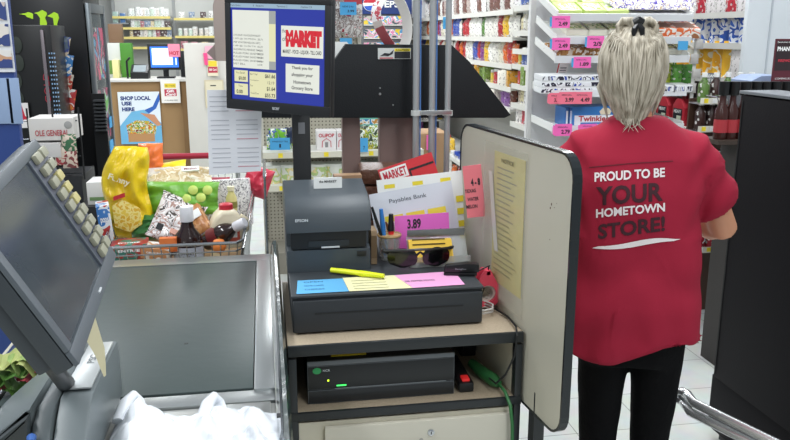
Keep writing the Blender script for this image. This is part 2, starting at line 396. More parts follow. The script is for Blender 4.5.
# ---- receipt printer
rp = thing('receipt_printer', (.16, 2.16, .9625), 'dark slate receipt printer with paper receipt sticking out on top', 'receipt printer')
PX0, PX1 = .046, .276
pg = M('#3f474d', .42, bump=.06, bs=500)
b = B(); b.prism([(2.062, .9625), (2.062, 1.024), (2.10, 1.028), (2.10, 1.074), (2.27, 1.10), (2.27, .9625)], 0, PX0, PX1, pg, .003); b.obj('body', rp)
b = B(); b.prism([(2.056, 1.075), (2.060, 1.125), (2.078, 1.150), (2.13, 1.168), (2.25, 1.186), (2.275, 1.17), (2.275, 1.08), (2.105, 1.0755)], 0, PX0 - .002, PX1 + .002, pg, .005)
cv = b.obj('cover', rp)
b = B(); b.text('EPSON', (.088, 2.0565, 1.110), EX, (0, .06, 1), .034, .008, M('#d8dcde', .5), .02, lift=.002); b.obj('lettering', cv)
b = B(); b.box(PX0 + .012, PX1 - .012, 2.061, 2.0995, 1.028, 1.0745, M('#0c0d0e', .5)); b.box(PX0 + .06, PX1 - .06, 2.058, 2.0605, 1.034, 1.05, M('#20262a', .3)); b.box(.14, .19, 2.0555, 2.0578, 1.030, 1.034, M('#c9ccd0', .3)); b.obj('slip_mouth', rp)
b = B(); b.box(PX1 - .038, PX1 - .012, 2.0585, 2.0618, 1.002, 1.016, black, .001); b.obj('power_switch', rp)
b = B(); b.box(.13, .21, 2.17, 2.174, 1.170, 1.205, paper); b.text('the MARKET', (.17, 2.1695, 1.194), EX, EZ, .05, .007, ink, .02); b.obj('receipt', rp)
b = B(); b.tube([(.14, 2.175, 1.1795), (.2, 2.175, 1.1795)], .004, black, 8); b.obj('tear_bar', rp)
# device box inside the shelf
up = thing('power_supply_unit', (.27, 2.0, .6805), 'black computer box with green lights on the lower counter shelf', 'computer')
b = B(); b.box(.083, .462, 1.835, 2.15, .681, .795, M('#26292c', .4), .003); b.obj('housing', up)
b = B(); b.box(.082, .463, 1.829, 1.8345, .785, .797, M('#6b7176', .35), .001); b.box(.082, .463, 1.829, 1.8345, .72, .784, M('#1b1e20', .35), .001); b.box(.082, .463, 1.829, 1.8345, .682, .7175, M('#24272a', .35), .001); b.box(.15, .44, 1.827, 1.8289, .7195, .7215, M('#7d8387', .3)); b.obj('front_bezel', up)
b = B(); b.T = Matrix.Translation((.106, 1.8285, .772)) @ Matrix.Rotation(R(90), 4, 'X'); b.lathe([(.0085, 0), (.0085, .001), (.007, .0012)], M('#2ea05a', .4), sx=1.3); b.T = Matrix.Identity(4); b.text('NCR', (.130, 1.8283, .772), EX, EZ, .018, .006, M('#c6cbcd', .5), .02); b.obj('badge', up)
b = B(); b.box(.132, .136, 1.8275, 1.8289, .742, .746, M('#c6f02a', .4, emit=2)); b.obj('status_light', up); b = B(); b.box(.155, .18, 1.8275, 1.8289, .727, .730, M('#3ad05a', .4, emit=2)); b.obj('status_light', up)
card('paper_slip', (.19, 1.88, .7985), .09, .05, yel, [('r', .1, .2, .6, .8, paper)], rv=EX, uv=EY, label='yellow and white paper slip on top of black computer box', cat='paper')
# power strip + plugs
ps = thing('power_strip', (.50, 1.93, .6805), 'black power strip with red rocker switch beside the computer box', 'power strip')
b = B(); b.box(.478, .518, 1.83, 2.02, .681, .708, black, .006); b.box(.484, .512, 2.03, 2.13, .681, .75, black, .004); b.obj('housing', ps)
b = B(); b.box(.488, .508, 1.838, 1.865, .7082, .716, M('#d02a2a', .3, emit=.3), .002); b.obj('switch', ps)
ab = thing('power_adapter', (.57, 2.1, .6805), 'square black power adapter at the back of the lower shelf', 'adapter')
b = B(); b.box(.54, .60, 2.06, 2.14, .681, .76, black, .004); b.box(.548, .592, 2.056, 2.0605, .70, .745, M('#22262a', .3), .001); b.obj('housing', ab)
ec = thing('extension_cord', (.56, 1.9, .6805), 'green extension cord with plug trailing off the lower shelf edge', 'cord')
gr = M('#2f6b3c', .4)
b = B(); b.tube([(.545, 1.96, .705), (.56, 1.91, .700), (.578, 1.85, .70), (.585, 1.83, .698)], [.012, .017, .018, .010], gr, 12); b.obj('plug', ec)
b = B(); b.tube([(.585, 1.83, .698), (.59, 1.79, .695), (.596, 1.762, .67), (.60, 1.752, .62), (.603, 1.75, .52), (.60, 1.75, .3), (.61, 1.74, .02)], .0045, gr, 8)
b.obj('cable', ec)
b = B()
cw = [W(513, 294, y=1.83) for _ in (0,)]
b.tube([(.555, 2.06, .875), (.60, 1.95, .868), (.619, 1.88, .868), (.616, 1.80, .870), (.612, 1.774, .855), (.605, 1.772, .80), (.585, 1.776, .75), (.568, 1.80, .715), (.562, 1.84, .712)], .0026, black, 6)
tag(b.obj('black_cable', loc=(.6, 1.8, .8)), 'thin black cable running off the counter corner down to the shelf', 'cable')
# tape dispenser
td = thing('tape_dispenser', (.588, 1.98, .861), 'pink red tape dispenser with clear tape roll beside the cash drawer', 'tape dispenser')
pk = M('#e0455c', .35)
cx, cz = .587, .905
b = B()
for yy in (1.962, 1.992):
    rs = []
    for k in range(22):
        a = 2 * math.pi * k / 22
        out = .040 + (.028 if 60 < math.degrees(a) < 125 else 0) * math.sin(R((math.degrees(a) - 60) / 65 * 180))
        rs.append([(cx + math.cos(a) * rr, yy + t, cz + math.sin(a) * rr) for rr, t in ((out, 0), (out, .008), (.024, .008), (.024, 0))])
    b.rings(rs, pk, closed=True)
b.box(cx - .006, cx + .008, 1.962, 2.0, cz + .052, cz + .066, pk, .002); b.obj('frame', td)
b = B(); rs = [[(cx + math.cos(2 * math.pi * k / 20) * rr, yy, cz + math.sin(2 * math.pi * k / 20) * rr) for rr, yy in ((.030, 1.971), (.030, 1.991), (.018, 1.991), (.018, 1.971))] for k in range(20)]
b.rings(rs, M('#d7cfc4', .2), closed=True); b.obj('tape_roll', td)
b = B(); pts = [(.565 + .03 * math.cos(a * .9), 1.935 + .035 * math.sin(a * .9), .866 + .0035 * (a / 3)) for a in range(0, 19)]
b.tube(pts, .003, M('#c9c6c2', .4), 6); tag(b.obj('coiled_wire', loc=(.57, 1.93, .862)), 'coiled grey white wire under the pink tape dispenser', 'wire')

# ---- clutter on the drawer
cup = thing('pen_cup', W(391, 262, z=zt) + Vector((0, .03, 0)), 'clear plastic pen cup standing beside the receipt printer', 'pen cup')
cl = wloc(cup)
b = B(); b.lathe([(.026, 0), (.028, .003), (.034, .075), (.0325, .075), (.0265, .005), (.001, .004)], M('#dfe3e0', .08, alpha=.30), cl, 20); b.obj('cup_wall', cup)
b = B(); b.lathe([(.0345, .070), (.036, .0735), (.0345, .077), (.033, .0735)], M('#b89a6a', .3), cl, 20); b.obj('rim', cup)
for (x0, y0, x1, y1, r, c1, nm, lb, yy) in ((386, 258, 381, 209, .007, '#2f7fd0', 'marker', 'blue capped marker standing in the clear pen cup', 0), (391, 256, 391, 214, .0085, '#d8262e', 'marker', 'red marker with dark cap standing in the clear pen cup', .01), (388, 258, 372, 207, .0045, '#1c1d20', 'pen', 'black pen leaning left in the clear pen cup', -.006), (397, 256, 386, 222, .004, '#7a4a2a', 'pencil', 'brown pencil at the back of the clear pen cup', .014)):
    Yc = cl.y + yy * .6
    a = W(x0, y0, y=Yc); c = W(x1, y1, y=Yc); a.z = max(a.z, zt + .008); d = (c - a).normalized()
    t = thing(nm, a, lb, nm); L = (c - a).length
    b = B(); b.tube([a, a + d * L * .6], r, M(c1, .35), 10); b.obj('barrel', t)
    b = B(); b.tube([a + d * L * .605, a + d * L * .65, a + d * L], [r * 1.12, r * 1.12, r * .8], M('#1c1d20' if c1 == '#d8262e' else c1, .3), 10); b.obj('cap', t)
# small tan box
b = B(); b.box(.283, .300, 2.10, 2.16, zt + .001, zt + .10, M('#9c8468', .7), .001); b.box(.2835, .2995, 2.0985, 2.0999, zt + .02, zt + .085, M('#6f5a40', .7)); tag(b.obj('small_carton', loc=(.29, 2.13, zt)), 'narrow tan cardboard carton between printer and pen cup', 'box')
# paper sheets stack leaning behind (each its own)
def lean(px0, py0, px1, py1, Y, tilt, yaw, rot, m, el, name, label, cat='paper', th=.002):
    c = W((px0 + px1) / 2, (py0 + py1) / 2, y=Y); k = Y / 1.0
    w = (W(px1, (py0 + py1) / 2, y=Y) - W(px0, (py0 + py1) / 2, y=Y)).x; h = (W((px0 + px1) / 2, py0, y=Y) - W((px0 + px1) / 2, py1, y=Y)).z
    M3 = Matrix.Rotation(R(yaw), 3, 'Z') @ Matrix.Rotation(R(-tilt), 3, 'X') @ Matrix.Rotation(R(rot), 3, 'Y')
    return card(name, c, w, h, m, el, rv=M3 @ EX, uv=M3 @ EZ, th=th, label=label, cat=cat)
redp = M('#d6343c', .45)
lean(388, 160, 444, 232, 2.27, 8, 0, -17, redp, [('r', .02, .80, .50, .97, paper), ('t', 'MARKET', .27, .885, .42, .12, red, .03), ('r', .52, .85, .98, .88, ink), ('r', .52, .76, .55, .88, ink)], 'store_flyer', 'red store flyer with black outline sticking up behind white papers')
el = []
for k in range(3): el.append(('r', .08 + k * .32, .88, .2 + k * .32, .93, yel))
for k in range(4): el.append(('r', .88, .12 + k * .16, .98, .2 + k * .16, yel))
lean(381, 176, 468, 252, 2.235, 9, 0, -5, paper, el, 'coupon_sheet', 'white sheet with yellow squares along its edges behind the bank paper')
lean(415, 184, 470, 250, 2.28, 9, 0, 3, M('#e4e6e6', .7), [('r', .1, .1, .9, .6, M('#e8c5d4', .7))], 'coupon_sheet', 'rearmost pale sheet peeking out right of the yellow squared sheet')
el = [('t', 'Payables Bank', .45, .86, .45, .07, M('#46505e', .6)), ('r', .03, .32, .97, .345, ink)]
for k in range(3):
    el += [('r', .14 + k * .26, .45, .36 + k * .26, .68, M('#efe04a', .5)), ('r', .15 + k * .26, .46, .35 + k * .26, .60, paper)]
lean(375, 188, 458, 262, 2.20, 10, 0, -8, M('#dfe4ee', .65), el, 'bank_form', 'bluish white form with handwritten title and three yellow boxes')
lean(396, 215, 450, 262, 2.17, 8, 0, -2, M('#ee6fd0', .55), [('t', 'Eggs', .45, .55, .35, .25, ink, .02), ('t', '3.89', .35, .82, .25, .2, ink, .03), ('t', 'ea limit 2', .75, .6, .2, .18, ink)], 'price_card', 'magenta handwritten card standing in front of the bank form', 'price card')
# card holder
ch = thing('card_holder', (.46, 2.09, zt), 'clear acrylic business card holder behind the sunglasses', 'card holder')
ha, hb = W(407, 250, y=2.10), W(466, 250, y=2.10)
gl = M('#b9bdb9', .1, alpha=.45)
b = B(); b.prism([(2.05, zt + .001), (2.05, zt + .012), (2.075, zt + .012), (2.115, zt + .075), (2.119, zt + .075), (2.082, zt + .001)], 0, ha.x, hb.x, gl, .001)
b.box(ha.x, hb.x, 2.047, 2.0498, zt + .001, zt + .03, gl); b.box(ha.x + .002, hb.x - .002, 2.110, 2.1135, zt + .074, zt + .094, M('#8f9294', .2, .7)); b.obj('tray', ch)
pmx = (ha.x + .002, W(452, 250, y=2.08).x)
b = B(); b.prism([(2.052, zt + .013), (2.066, zt + .013), (2.104, zt + .068), (2.088, zt + .068)], 0, pmx[0], pmx[1], M('#e2b93a', .6), .0005)
for k in range(3): b.box(pmx[0] + .01, pmx[1] - .02, 2.0715 + k * .008, 2.0725 + k * .008, zt + .045 + k * .012, zt + .049 + k * .012, M('#6b5a2a', .6))
tag(b.obj('business_cards', loc=(.43, 2.08, zt + .013)), 'stack of golden yellow business cards in the acrylic holder', 'cards')
# sunglasses
sg = thing('sunglasses', W(420, 270, z=zt + .001), 'black wraparound sunglasses lying on the cash drawer lid', 'sunglasses')
s0 = wloc(sg); lens = M('#0b0c0d', .12, spec=.5)
sg.scale = (1.4, 1.2, 1.45)
for sx in (-1, 1):
    b = B(); rs = []
    for k in range(7):
        v = -1 + 2 * k / 6; rad = max(.15, math.sqrt(max(0, 1 - abs(v) ** 3)))
        ring = []
        for u, off in [(-1 + 2 * i / 8, 0) for i in range(9)] + [(1 - 2 * i / 8, .003) for i in range(9)]:
            x = .034 * sx + u * .029 * rad
            ring.append(s0 + Vector((x, off + abs(x) ** 2 * 4.2 , .024 + v * .019 - .10 * abs(x) * .1)))
        rs.append(ring)
    b.rings(rs, lens); b.obj('lens', sg)
b = B(); b.tube([s0 + Vector((x, x * x * 4.2 - .001, .041 - abs(x) * .05)) for x in [(-.07 + .14 * i / 16) for i in range(17)]], [(.003, .002)] * 17, M('#141516', .35), 8)
b.tube([s0 + Vector((-.007, 0, .030)), s0 + Vector((0, -.002, .036)), s0 + Vector((.007, 0, .030))], .0025, blackg); b.obj('brow_frame', sg)
for sx in (-1, 1):
    b = B(); b.tube([s0 + Vector((sx * .069, .0205, .037)), s0 + Vector((sx * .068, .05, .030)), s0 + Vector((sx * .05, .085, .018)), s0 + Vector((sx * .02, .10, .006))], [(.005, .0025)] * 4, M('#141516', .35), 8); b.obj('temple_arm', sg)
# black device right
hd = thing('handheld_stapler', W(462, 277, z=zt), 'small black stapler at the right front corner of the cash drawer', 'stapler')
h0 = wloc(hd)
b = B(); b.T = Matrix.Translation(h0 + Vector((0, .02, 0))) @ Matrix.Rotation(R(-12), 4, 'Z'); b.box(-.045, .045, -.014, .014, .001, .010, blackg, .003); b.obj('base', hd)
b = B(); b.T = Matrix.Translation(h0 + Vector((0, .02, 0))) @ Matrix.Rotation(R(-12), 4, 'Z'); b.prism([(-.045, .0105), (.05, .0105), (.05, .032), (.02, .036), (-.04, .028)], 1, -.013, .013, blackg, .003); b.text('Swingline', (.0, -.0131, .020), EX, EZ, .03, .006, M('#9ea2a6', .4)); b.obj('top_arm', hd)
b = B(); b.tube([h0 + Vector((.045, .0, .015)), h0 + Vector((.075, -.005, .03)), h0 + Vector((.08, .02, .02)), h0 + Vector((.085, .06, -.04)), h0 + Vector((.08, .09, -.095))], .0018, black, 6); tag(b.obj('device_lead', loc=h0), 'thin black lead hanging from stapler corner beside the drawer', 'cable')

# crumpled brown tray + wooden box behind printer
bt = M('#5c3f30', .35, var=.4, vs=40, bump=.5, bs=80)
b = B()
for k in range(6):
    b.T = Matrix.Translation((.345 + .008 * (k % 2), 2.46, .862 + k * .055)) @ Matrix.Rotation(R(random.uniform(-6, 6)), 4, 'Z')
    b.box(-.06, .07, -.07, .08, 0, .050, bt, .012)
b.T = Matrix.Identity(4)
tag(b.obj('brown_wrapped_bundle', loc=(.35, 2.46, .862)), 'stack of crinkled brown wrapped packets behind the receipt printer', 'packets')
b = B(); b.box(.24, .46, 2.38, 2.55, 0, .861, edge); b.box(.235, .465, 2.375, 2.555, .85, .8615, top); tag(b.obj('back_pedestal', loc=(.35, 2.46, 0)), 'dark narrow pedestal behind the cash counter under brown bundle', 'pedestal')
b = B(); b.box(.20, .285, 2.31, 2.35, .8605, 1.185, M('#9a7a5c', .6), .003); b.box(.205, .28, 2.3085, 2.3099, .9, 1.17, M('#86674a', .6)); tag(b.obj('cardboard_box', loc=(.24, 2.33, .861)), 'tall tan cardboard box right behind the receipt printer', 'box')

# ---- black sign arm board and its warning label
ab = thing('belt_arm_board', (.5, 2.55, 0), 'large black tapered panel standing behind the customer display', 'panel')
pl = [W(*p, y=2.52) for p in ((240, 118), (240, 62), (333, 62), (346, 44), (452, 45), (470, 62), (511, 115), (505, 118))]
b = B(); b.prism([(p.x, p.z) for p in pl], 1, 2.52, 2.555, M('#171a1d', .6, bump=.1, bs=200, spec=.3), .003); b.obj('panel_body', ab)
q = [W(*p, y=2.56) for p in ((331, 118), (331, 42), (347, 42), (360, 60))]
b = B(); b.prism([(p.x, p.z) for p in q], 1, 2.557, 2.575, white); b.obj('white_backing', ab)
b = B()
for px, py, r in ((380, 88, .003), (380, 94, .0045), (393, 105, .003)):
    p = W(px, py, y=2.519); b.T = Matrix.Translation(p) @ Matrix.Rotation(R(90), 4, 'X'); b.lathe([(r, 0), (r * .7, .002)], steel, n=8); b.obj('screw', ab); b = B()
pcard('warning_label', 378, 48, 411, 59, 2.517, M('#c9ccc9', .5), [('q', [(.05, .25), (.2, .55), (.35, .5), (.48, .85), (.44, .45), (.3, .25), (.2, .3)], ink), ('r', .05, .05, .45, .14, red), ('r', .5, .7, .98, .95, yel), ('r', .5, .06, .98, .66, ink), ('t', 'CAUTION', .74, .82, .4, .16, ink, .02)], parent=ab)
# monitor pole + customer display
cdp = thing('customer_display', (.10, 2.36, .86), 'customer display monitor on black pole showing receipt and blue market screen', 'monitor')
pw = [W(293, 150, y=2.33).x, W(311, 150, y=2.33).x]
b = B(); b.box(pw[0], pw[1], 2.34, 2.375, .02, 1.42, M('#1e2022', .5), .004); b.box(pw[0] - .04, pw[1] + .04, 2.31, 2.40, 0, .02, black, .003); b.box(pw[0] + .018, pw[1] - .016, 2.338, 2.3399, W(0, 140, y=2.34).z, W(0, 128, y=2.34).z, M('#6e7074', .4)); b.obj('pole', cdp)
# display placed by its four corners, tilted slightly
A = W(227.5, 108, y=2.08); Bc = W(330, 118, y=1.90); hgt_ = (W(222, -4, y=2.08) - A).z; C = Bc + EZ * hgt_; D = A + EZ * hgt_
rv = (Bc - A); w = rv.length; rv.normalize(); uv = (D - A); uv = (uv - rv * uv.dot(rv)); hgt = uv.length; uv.normalize(); nv = rv.cross(uv); ct = A + rv * w / 2 + uv * hgt / 2
T = Matrix(((rv.x, uv.x, nv.x, ct.x), (rv.y, uv.y, nv.y, ct.y), (rv.z, uv.z, nv.z, ct.z), (0, 0, 0, 1)))
bz = M('#1b1d20', .45)
b = B(); b.T = T; hw, hh = w / 2, hgt / 2
b.box(-hw, hw, -hh, hh, -.022, -.006, bz, .004); b.box(-hw + .05, hw - .05, -hh + .05, hh - .05, -.042, -.0225, bz, .006)
fr = .016
for bx in ((-hw, hw, -hh, -hh + .026), (-hw, hw, hh - fr, hh), (-hw, -hw + fr, -hh + .026, hh - fr), (hw - fr, hw, -hh + .026, hh - fr)): b.box(bx[0], bx[1], bx[2], bx[3], -.0055, .004, bz, .0015)
b.text('acer', (0, -hh + .011, .0045), (1, 0, 0), (0, 1, 0), .022, .007, M('#b9bcc0', .4), .02); fb = b.obj('bezel', cdp)
b = B(); b.T = T; b.box(-.05, .05, -.1, 0, -.09, -.046, black, .004)
b.T = Matrix.Identity(4); e0 = ct - nv * .08 - uv * .06
b.tube([e0, Vector((.10, 2.2, 1.40)), Vector(((pw[0] + pw[1]) / 2, 2.35, 1.40))], .022, black, 10); b.obj('mount_arm', cdp)
# screen
E_ = 1.0
def EM(col, k=1.):
    m = bpy.data.materials.new('screen_' + col.strip('#')); m.use_nodes = True; nt = m.node_tree; p = nt.nodes['Principled BSDF']; p.inputs['Base Color'].default_value = (.01, .01, .012, 1); p.inputs['Roughness'].default_value = .35
    nz = nt.nodes.new('ShaderNodeTexNoise'); nz.inputs['Scale'].default_value = 5; mx = nt.nodes.new('ShaderNodeMix'); mx.data_type = 'RGBA'; c = lin(col); mx.inputs[6].default_value = tuple(x * .95 for x in c[:3]) + (1,); mx.inputs[7].default_value = c
    nt.links.new(nz.outputs[0], mx.inputs[0]); nt.links.new(mx.outputs[2], p.inputs['Emission Color']); p.inputs['Emission Strength'].default_value = k; return m
sblue = EM('#1f2f96'); sw = EM('#d9dcd2'); sy = EM('#d8d6ac'); sk = EM('#202128'); sr = EM('#c8202e'); sg_ = EM('#989c9a'); sbar = EM('#90aabc')
x0, x1, y0, y1 = -hw + fr, hw - fr, -hh + .026, hh - fr
sw_, sh_ = x1 - x0, y1 - y0
els = [('r', 0, .955, 1, 1, sbar), ('r', .02, .335, .47, .93, sw), ('r', .42, .335, .49, .93, sy), ('r', .42, .80, .49, .93, sg_), ('r', .42, .335, .49, .42, sg_),
 ('r', .55, .48, .985, .79, sw), ('t', 'MARKET', .785, .665, .37, .17, sr, .10), ('t', 'the', .58, .74, .04, .04, sk), ('t', 'of', .585, .66, .04, .05, sk), ('t', 'MARKET - FOOD - LIQUOR - TELL CARD', .77, .53, .40, .045, sk, .02),
 ('r', .60, .12, .95, .41, sw), ('t', 'Thank you for', .775, .37, .22, .04, sk, .02), ('t', 'shopping your', .775, .30, .22, .045, sk, .02), ('t', 'Hometown', .775, .23, .18, .035, sk, .02), ('t', 'Grocery Store', .775, .165, .22, .045, sk, .02),
 ('r', .04, .19, .19, .31, sy), ('r', .04, .05, .19, .17, sy), ('r', .21, .035, .50, .305, sy),
 ('t', 'You Saved', .11, .285, .1, .02, sk), ('t', '$0.00', .13, .225, .08, .04, sk, .02), ('t', 'Tax', .11, .145, .05, .02, sk), ('t', '0.00', .1, .085, .07, .04, sk, .02),
 ('t', 'Sub Total', .26, .28, .08, .018, sk), ('t', '$61.66', .44, .265, .11, .045, sk, .02), ('t', 'Coupon', .27, .215, .09, .018, sk), ('t', '12.19', .45, .20, .07, .03, sk), ('t', 'Tax', .235, .16, .03, .018, sk), ('t', '$1.64', .45, .135, .09, .045, sk, .02), ('t', 'Total Due', .27, .08, .09, .018, sk), ('t', '$55.73', .44, .065, .11, .045, sk, .02)]
for k, (s1, s2) in enumerate((('5 FLOUR WHOLEWHEAT', ''), ('1.00 @ 20.99/EA', '20.71'), ('PEP WATERMELON 6PC', ''), ('1.00 @ 12.50 TX', '10.29'), ('SHOPRITE PENNE PAS', '14.38'), ('PULLED PORK SANDWICH', '10.13'), ('PULLED PORK SANDWICH', '18.08'), ('PULLED PORK SANDWICH', '34.96'), ('NET BILL', '110.99'))):
    vv = .675 - k * .037
    els.append(('t', s1, .05 + .0085 * len(s1) / 1.0 * .95, vv, .0165 * len(s1), .019, sk))
    if s2: els.append(('t', s2, .34, vv, .055, .019, sk))
for k, s1 in enumerate(('Function', '1 Item', 'Terminal 3', 'Cashier 23')): els.append(('t', s1, .08 + k * .25, .978, .11, .018, sk))
sc_c = T @ Vector(((x0 + x1) / 2, (y0 + y1) / 2, .0))
card('screen', sc_c, sw_, sh_, sblue, els, rv=rv, uv=uv, th=.004, parent=cdp)
# white sleeve hanging from the display
sh = thing('hanging_sheet', W(235, 130, y=2.12), 'white printed sheet in clear sleeve hanging from the customer display', 'paper')
c0 = [W(*p, y=2.12) for p in ((209, 175), (261, 171), (262, 90), (207, 90))]
hs = M('#e6e7ec', .35)
b = B(); v = [q for q in c0] + [q + Vector((0, .002, 0)) for q in c0]; b._add(v, [(0, 1, 2, 3), (7, 6, 5, 4), (0, 4, 5, 1), (1, 5, 6, 2), (2, 6, 7, 3), (3, 7, 4, 0)], hs)
for k in range(16):
    if k in (5, 11): continue
    z = c0[0].z + .02 + k * .0125
    b.box(c0[0].x + .012, c0[0].x + .06, 2.1192, 2.1196, z, z + .0022, M('#b9bac2', .7)); b.box(c0[0].x + .078, c0[0].x + .135, 2.1192, 2.1196, z, z + .0022, M('#b9bac2', .7) if k % 6 else M('#c98f9b', .6))
b.obj('printed_page', sh)
b = B(); c = c0[3] + Vector((.08, 0, -.004)); b.tube([c + Vector((0, .001, 0)), c + Vector((0, .01, .03)), Vector((c.x + .02, 2.19, c.z + .07))], .003, M('#c9ccd0', .3), 6); b.obj('clip', sh)

# ---- three chrome poles with blue edge strip and brackets (bag rack)
pr_ = thing('chrome_pole_rack', (.51, 2.36, .86), 'three slim chrome poles with blue strips rising behind the papers', 'rack')
for k, px in enumerate((416, 432, 447.5)):
    p = W(px, 100, y=2.42)
    b = B(); b.tube([(p.x, p.y, .862), (p.x, p.y, 2.05)], .0105 if k != 2 else .0095, M('#b4b7b8', .35, .55), 14)
    po = b.obj('pole', pr_)
    if k < 2:
        b = B(); b.box(p.x + .0115, p.x + .0155, p.y - .002, p.y + .002, .90, 2.02, M('#4a74b0', .4)); b.obj('blue_strip', po)
p0, p1 = W(412, 113, y=2.40), W(452, 113, y=2.40)
b = B()
for px in (416, 432, 447.5):
    p = W(px, 113, y=2.42); b.lathe([(.013, -.008), (.0165, -.008), (.0165, .008), (.013, .008)], M('#c8cbc8', .4), p, 14)
b.box(p0.x + .03, p1.x, p0.y + .0, p0.y + .005, p0.z - .007, p0.z + .007, steel, .001); b.obj('clamp', pr_)
b = B(); b.box(.44, .58, 2.385, 2.45, 0, .8615, edge); b.obj('base_block', pr_)
# looped ticket strip on the black panel
ls = thing('ticket_strip', W(388, 45, y=2.535), 'looped paper ticket strip, maroon and white, arching over black panel', 'paper strip')
pts = [(391, 46), (384, 36), (378, 24), (376, 12), (380, 2), (388, -6), (396, -4), (403, 8), (407, 22), (407, 36), (404, 46)]
P3 = [W(px, py, y=2.535) for px, py in pts]
def strip(b, P, dy, m, th=.0012):
    w_ = .034
    rs = []
    for i, p in enumerate(P):
        t = (P[min(i + 1, len(P) - 1)] - P[max(i - 1, 0)]).normalized(); n_ = Vector((t.z, 0, -t.x)); sd = (Vector((.82, -.57, 0)))
        sd = (sd - t * sd.dot(t)).normalized(); n_ = t.cross(sd)
        rs.append([p + sd * w_ / 2 + n_ * th, p - sd * w_ / 2 + n_ * th, p - sd * w_ / 2 - n_ * th, p + sd * w_ / 2 - n_ * th])
    b.rings(rs, m)
fine = []
for i in range(len(P3) - 1):
    for k in range(4):
        t = k / 4; a = P3[max(i - 1, 0)]; p = P3[i]; q = P3[i + 1]; d = P3[min(i + 2, len(P3) - 1)]
        fine.append(.5 * ((2 * p) + (q - a) * t + (2 * a - 5 * p + 4 * q - d) * t * t + (3 * p - a - 3 * q + d) * t ** 3))
fine.append(P3[-1])
b = B(); strip(b, fine[:8], 0, M('#9c4a50', .5)); b.obj('maroon_section', ls)
b = B(); strip(b, fine[7:10], 0, M('#c9bdb6', .5)); strip(b, fine[9:17], 0, PM(['#f0ecec', '#f0ecec', '#c24a58', '#f0ecec'], 60)); b.obj('printed_section', ls)
b = B(); strip(b, fine[16:], 0, M('#e4e2dc', .5)); b.obj('white_section', ls)

# ---- far side: two brown posts
for pxa, pxb, lb in ((343, 360.5, 'narrow brown post left of two behind the black panel'), (380, 413, 'wide brown post between narrow brown post and chrome poles')):
    a, c = W(pxa, 150, y=2.58), W(pxb, 150, y=2.58)
    b = B(); b.box(a.x, c.x, 2.58, 2.63, 0, 1.40, M('#86706a', .4, .25, var=.2, vs=5), .004); b.box(a.x - .012, c.x + .012, 2.575, 2.64, .88, .90, M('#5a4840', .5), .002)
    tag(b.obj('brown_post', loc=((a.x + c.x) / 2, 2.6, 0)), lb, 'post')

# ================================================================ POS TERMINAL (left)
pt = thing('cashier_terminal', (-.42, 1.3, .86), 'large grey touchscreen cashier terminal with key strip at left edge', 'terminal')
A = W(77, 366, y=.98); Bq = W(115, 256, y=1.38); C = W(39, 134, y=1.40)
rv = (Bq - A); w = rv.length; rv.normalize(); uv = C - Bq; uv = uv - rv * uv.dot(rv); h = uv.length; uv.normalize(); nv = rv.cross(uv)
TT = Matrix(((rv.x, uv.x, nv.x, A.x), (rv.y, uv.y, nv.y, A.y), (rv.z, uv.z, nv.z, A.z), (0, 0, 0, 1)))
gp = M('#5b6268', .42, bump=.05, bs=400); gd = M('#3c4246', .4)
b = B(); b.T = TT
b.box(0, w, 0, h, -.03, -.004, gd, .005); b.box(.008, w - .008, .008, h - .008, -.052, -.0305, gd, .006)
b.obj('back_shell', pt)
b = B(); b.T = TT; kx = w * .755; s0_ = .022
b.box(0, w, 0, s0_, -.0035, .004, gp, .002); b.box(0, w, h - .018, h, -.0035, .004, gp, .002); b.box(0, .02, s0_, h - .018, -.0035, .004, gp, .002); b.box(kx, w, s0_, h - .018, -.0035, .004, M('#4a4f5c', .4), .002)
b.obj('bezel', pt)
b = B(); b.T = TT; b.box(.02, kx, s0_, h - .018, -.0034, .0, M('#434a50', .15, var=.3, vs=9, spec=.7)); b.obj('screen', pt)
keym = M('#9b9a86', .5); keyg = M('#c0b67c', .5)
for r_ in range(9):
    for c_ in range(2):
        b = B(); b.T = TT; u = kx + .016 + c_ * .041; v = s0_ + .006 + r_ * .0225
        if v > h - .03: continue
        b.box(u, u + .031, v, v + .016, .0041, .013, keyg if (c_ == 1 and 3 < r_ < 7) else keym, .003); b.obj('key', pt)
b = B(); b.T = TT; b.tube([(.012 + w * .5, .010, .0042), (.03 + w * .5, .010, .0048)], .002, M('#c9cdd0', .3)); b.obj('badge', pt)
# neck and base: grey sculpted body
gb = M('#6d7678', .35, bump=.04, bs=300)
b = B()
ctr = A + rv * w * .22 + uv * .03 - nv * .05
b.tube([ctr, ctr + Vector((-.0, .02, -.05)), Vector((-.375, 1.40, .97))], [.010, .011, .016], M('#2a2e31', .5), 12); b.obj('neck', pt)
ZB = .8735
b = B(); pr = [(-.40 - .14 * (1 - math.cos(R(a))), ZB + .004 + (.995 - ZB) * math.cos(R(a)) ** .8) for a in range(0, 90, 8)] + [(-.545, ZB + .004), (-.545, ZB), (-.40, ZB)]
pr[0] = (-.40, .995)
b.prism(pr, 1, 1.26, 1.49, gb, .008); b.obj('base_body', pt)
b = B(); pr2 = [(x * .97 - .012, z - .006) for x, z in pr[:-3]] + [(-.535, ZB), (-.40, ZB)]
b.prism(pr2, 1, 1.235, 1.258, M('#3d4446', .4), .004); b.obj('end_face', pt)
b = B(); b.prism([(1.20, ZB), (1.22, .93), (1.25, .972), (1.29, .988), (1.52, .992), (1.54, .97), (1.54, ZB)], 0, -.398, -.368, M('#565e60', .4), .006); b.obj('middle_ridge', pt)
b = B(); b.prism([(1.17, ZB), (1.215, .925), (1.27, .97), (1.31, .992), (1.545, .996), (1.562, .975), (1.562, ZB)], 0, -.366, -.312, M('#697173', .35), .006)
twr = b.obj('reader_tower', pt)
tp = M('#b4b8b8', .3, .5)
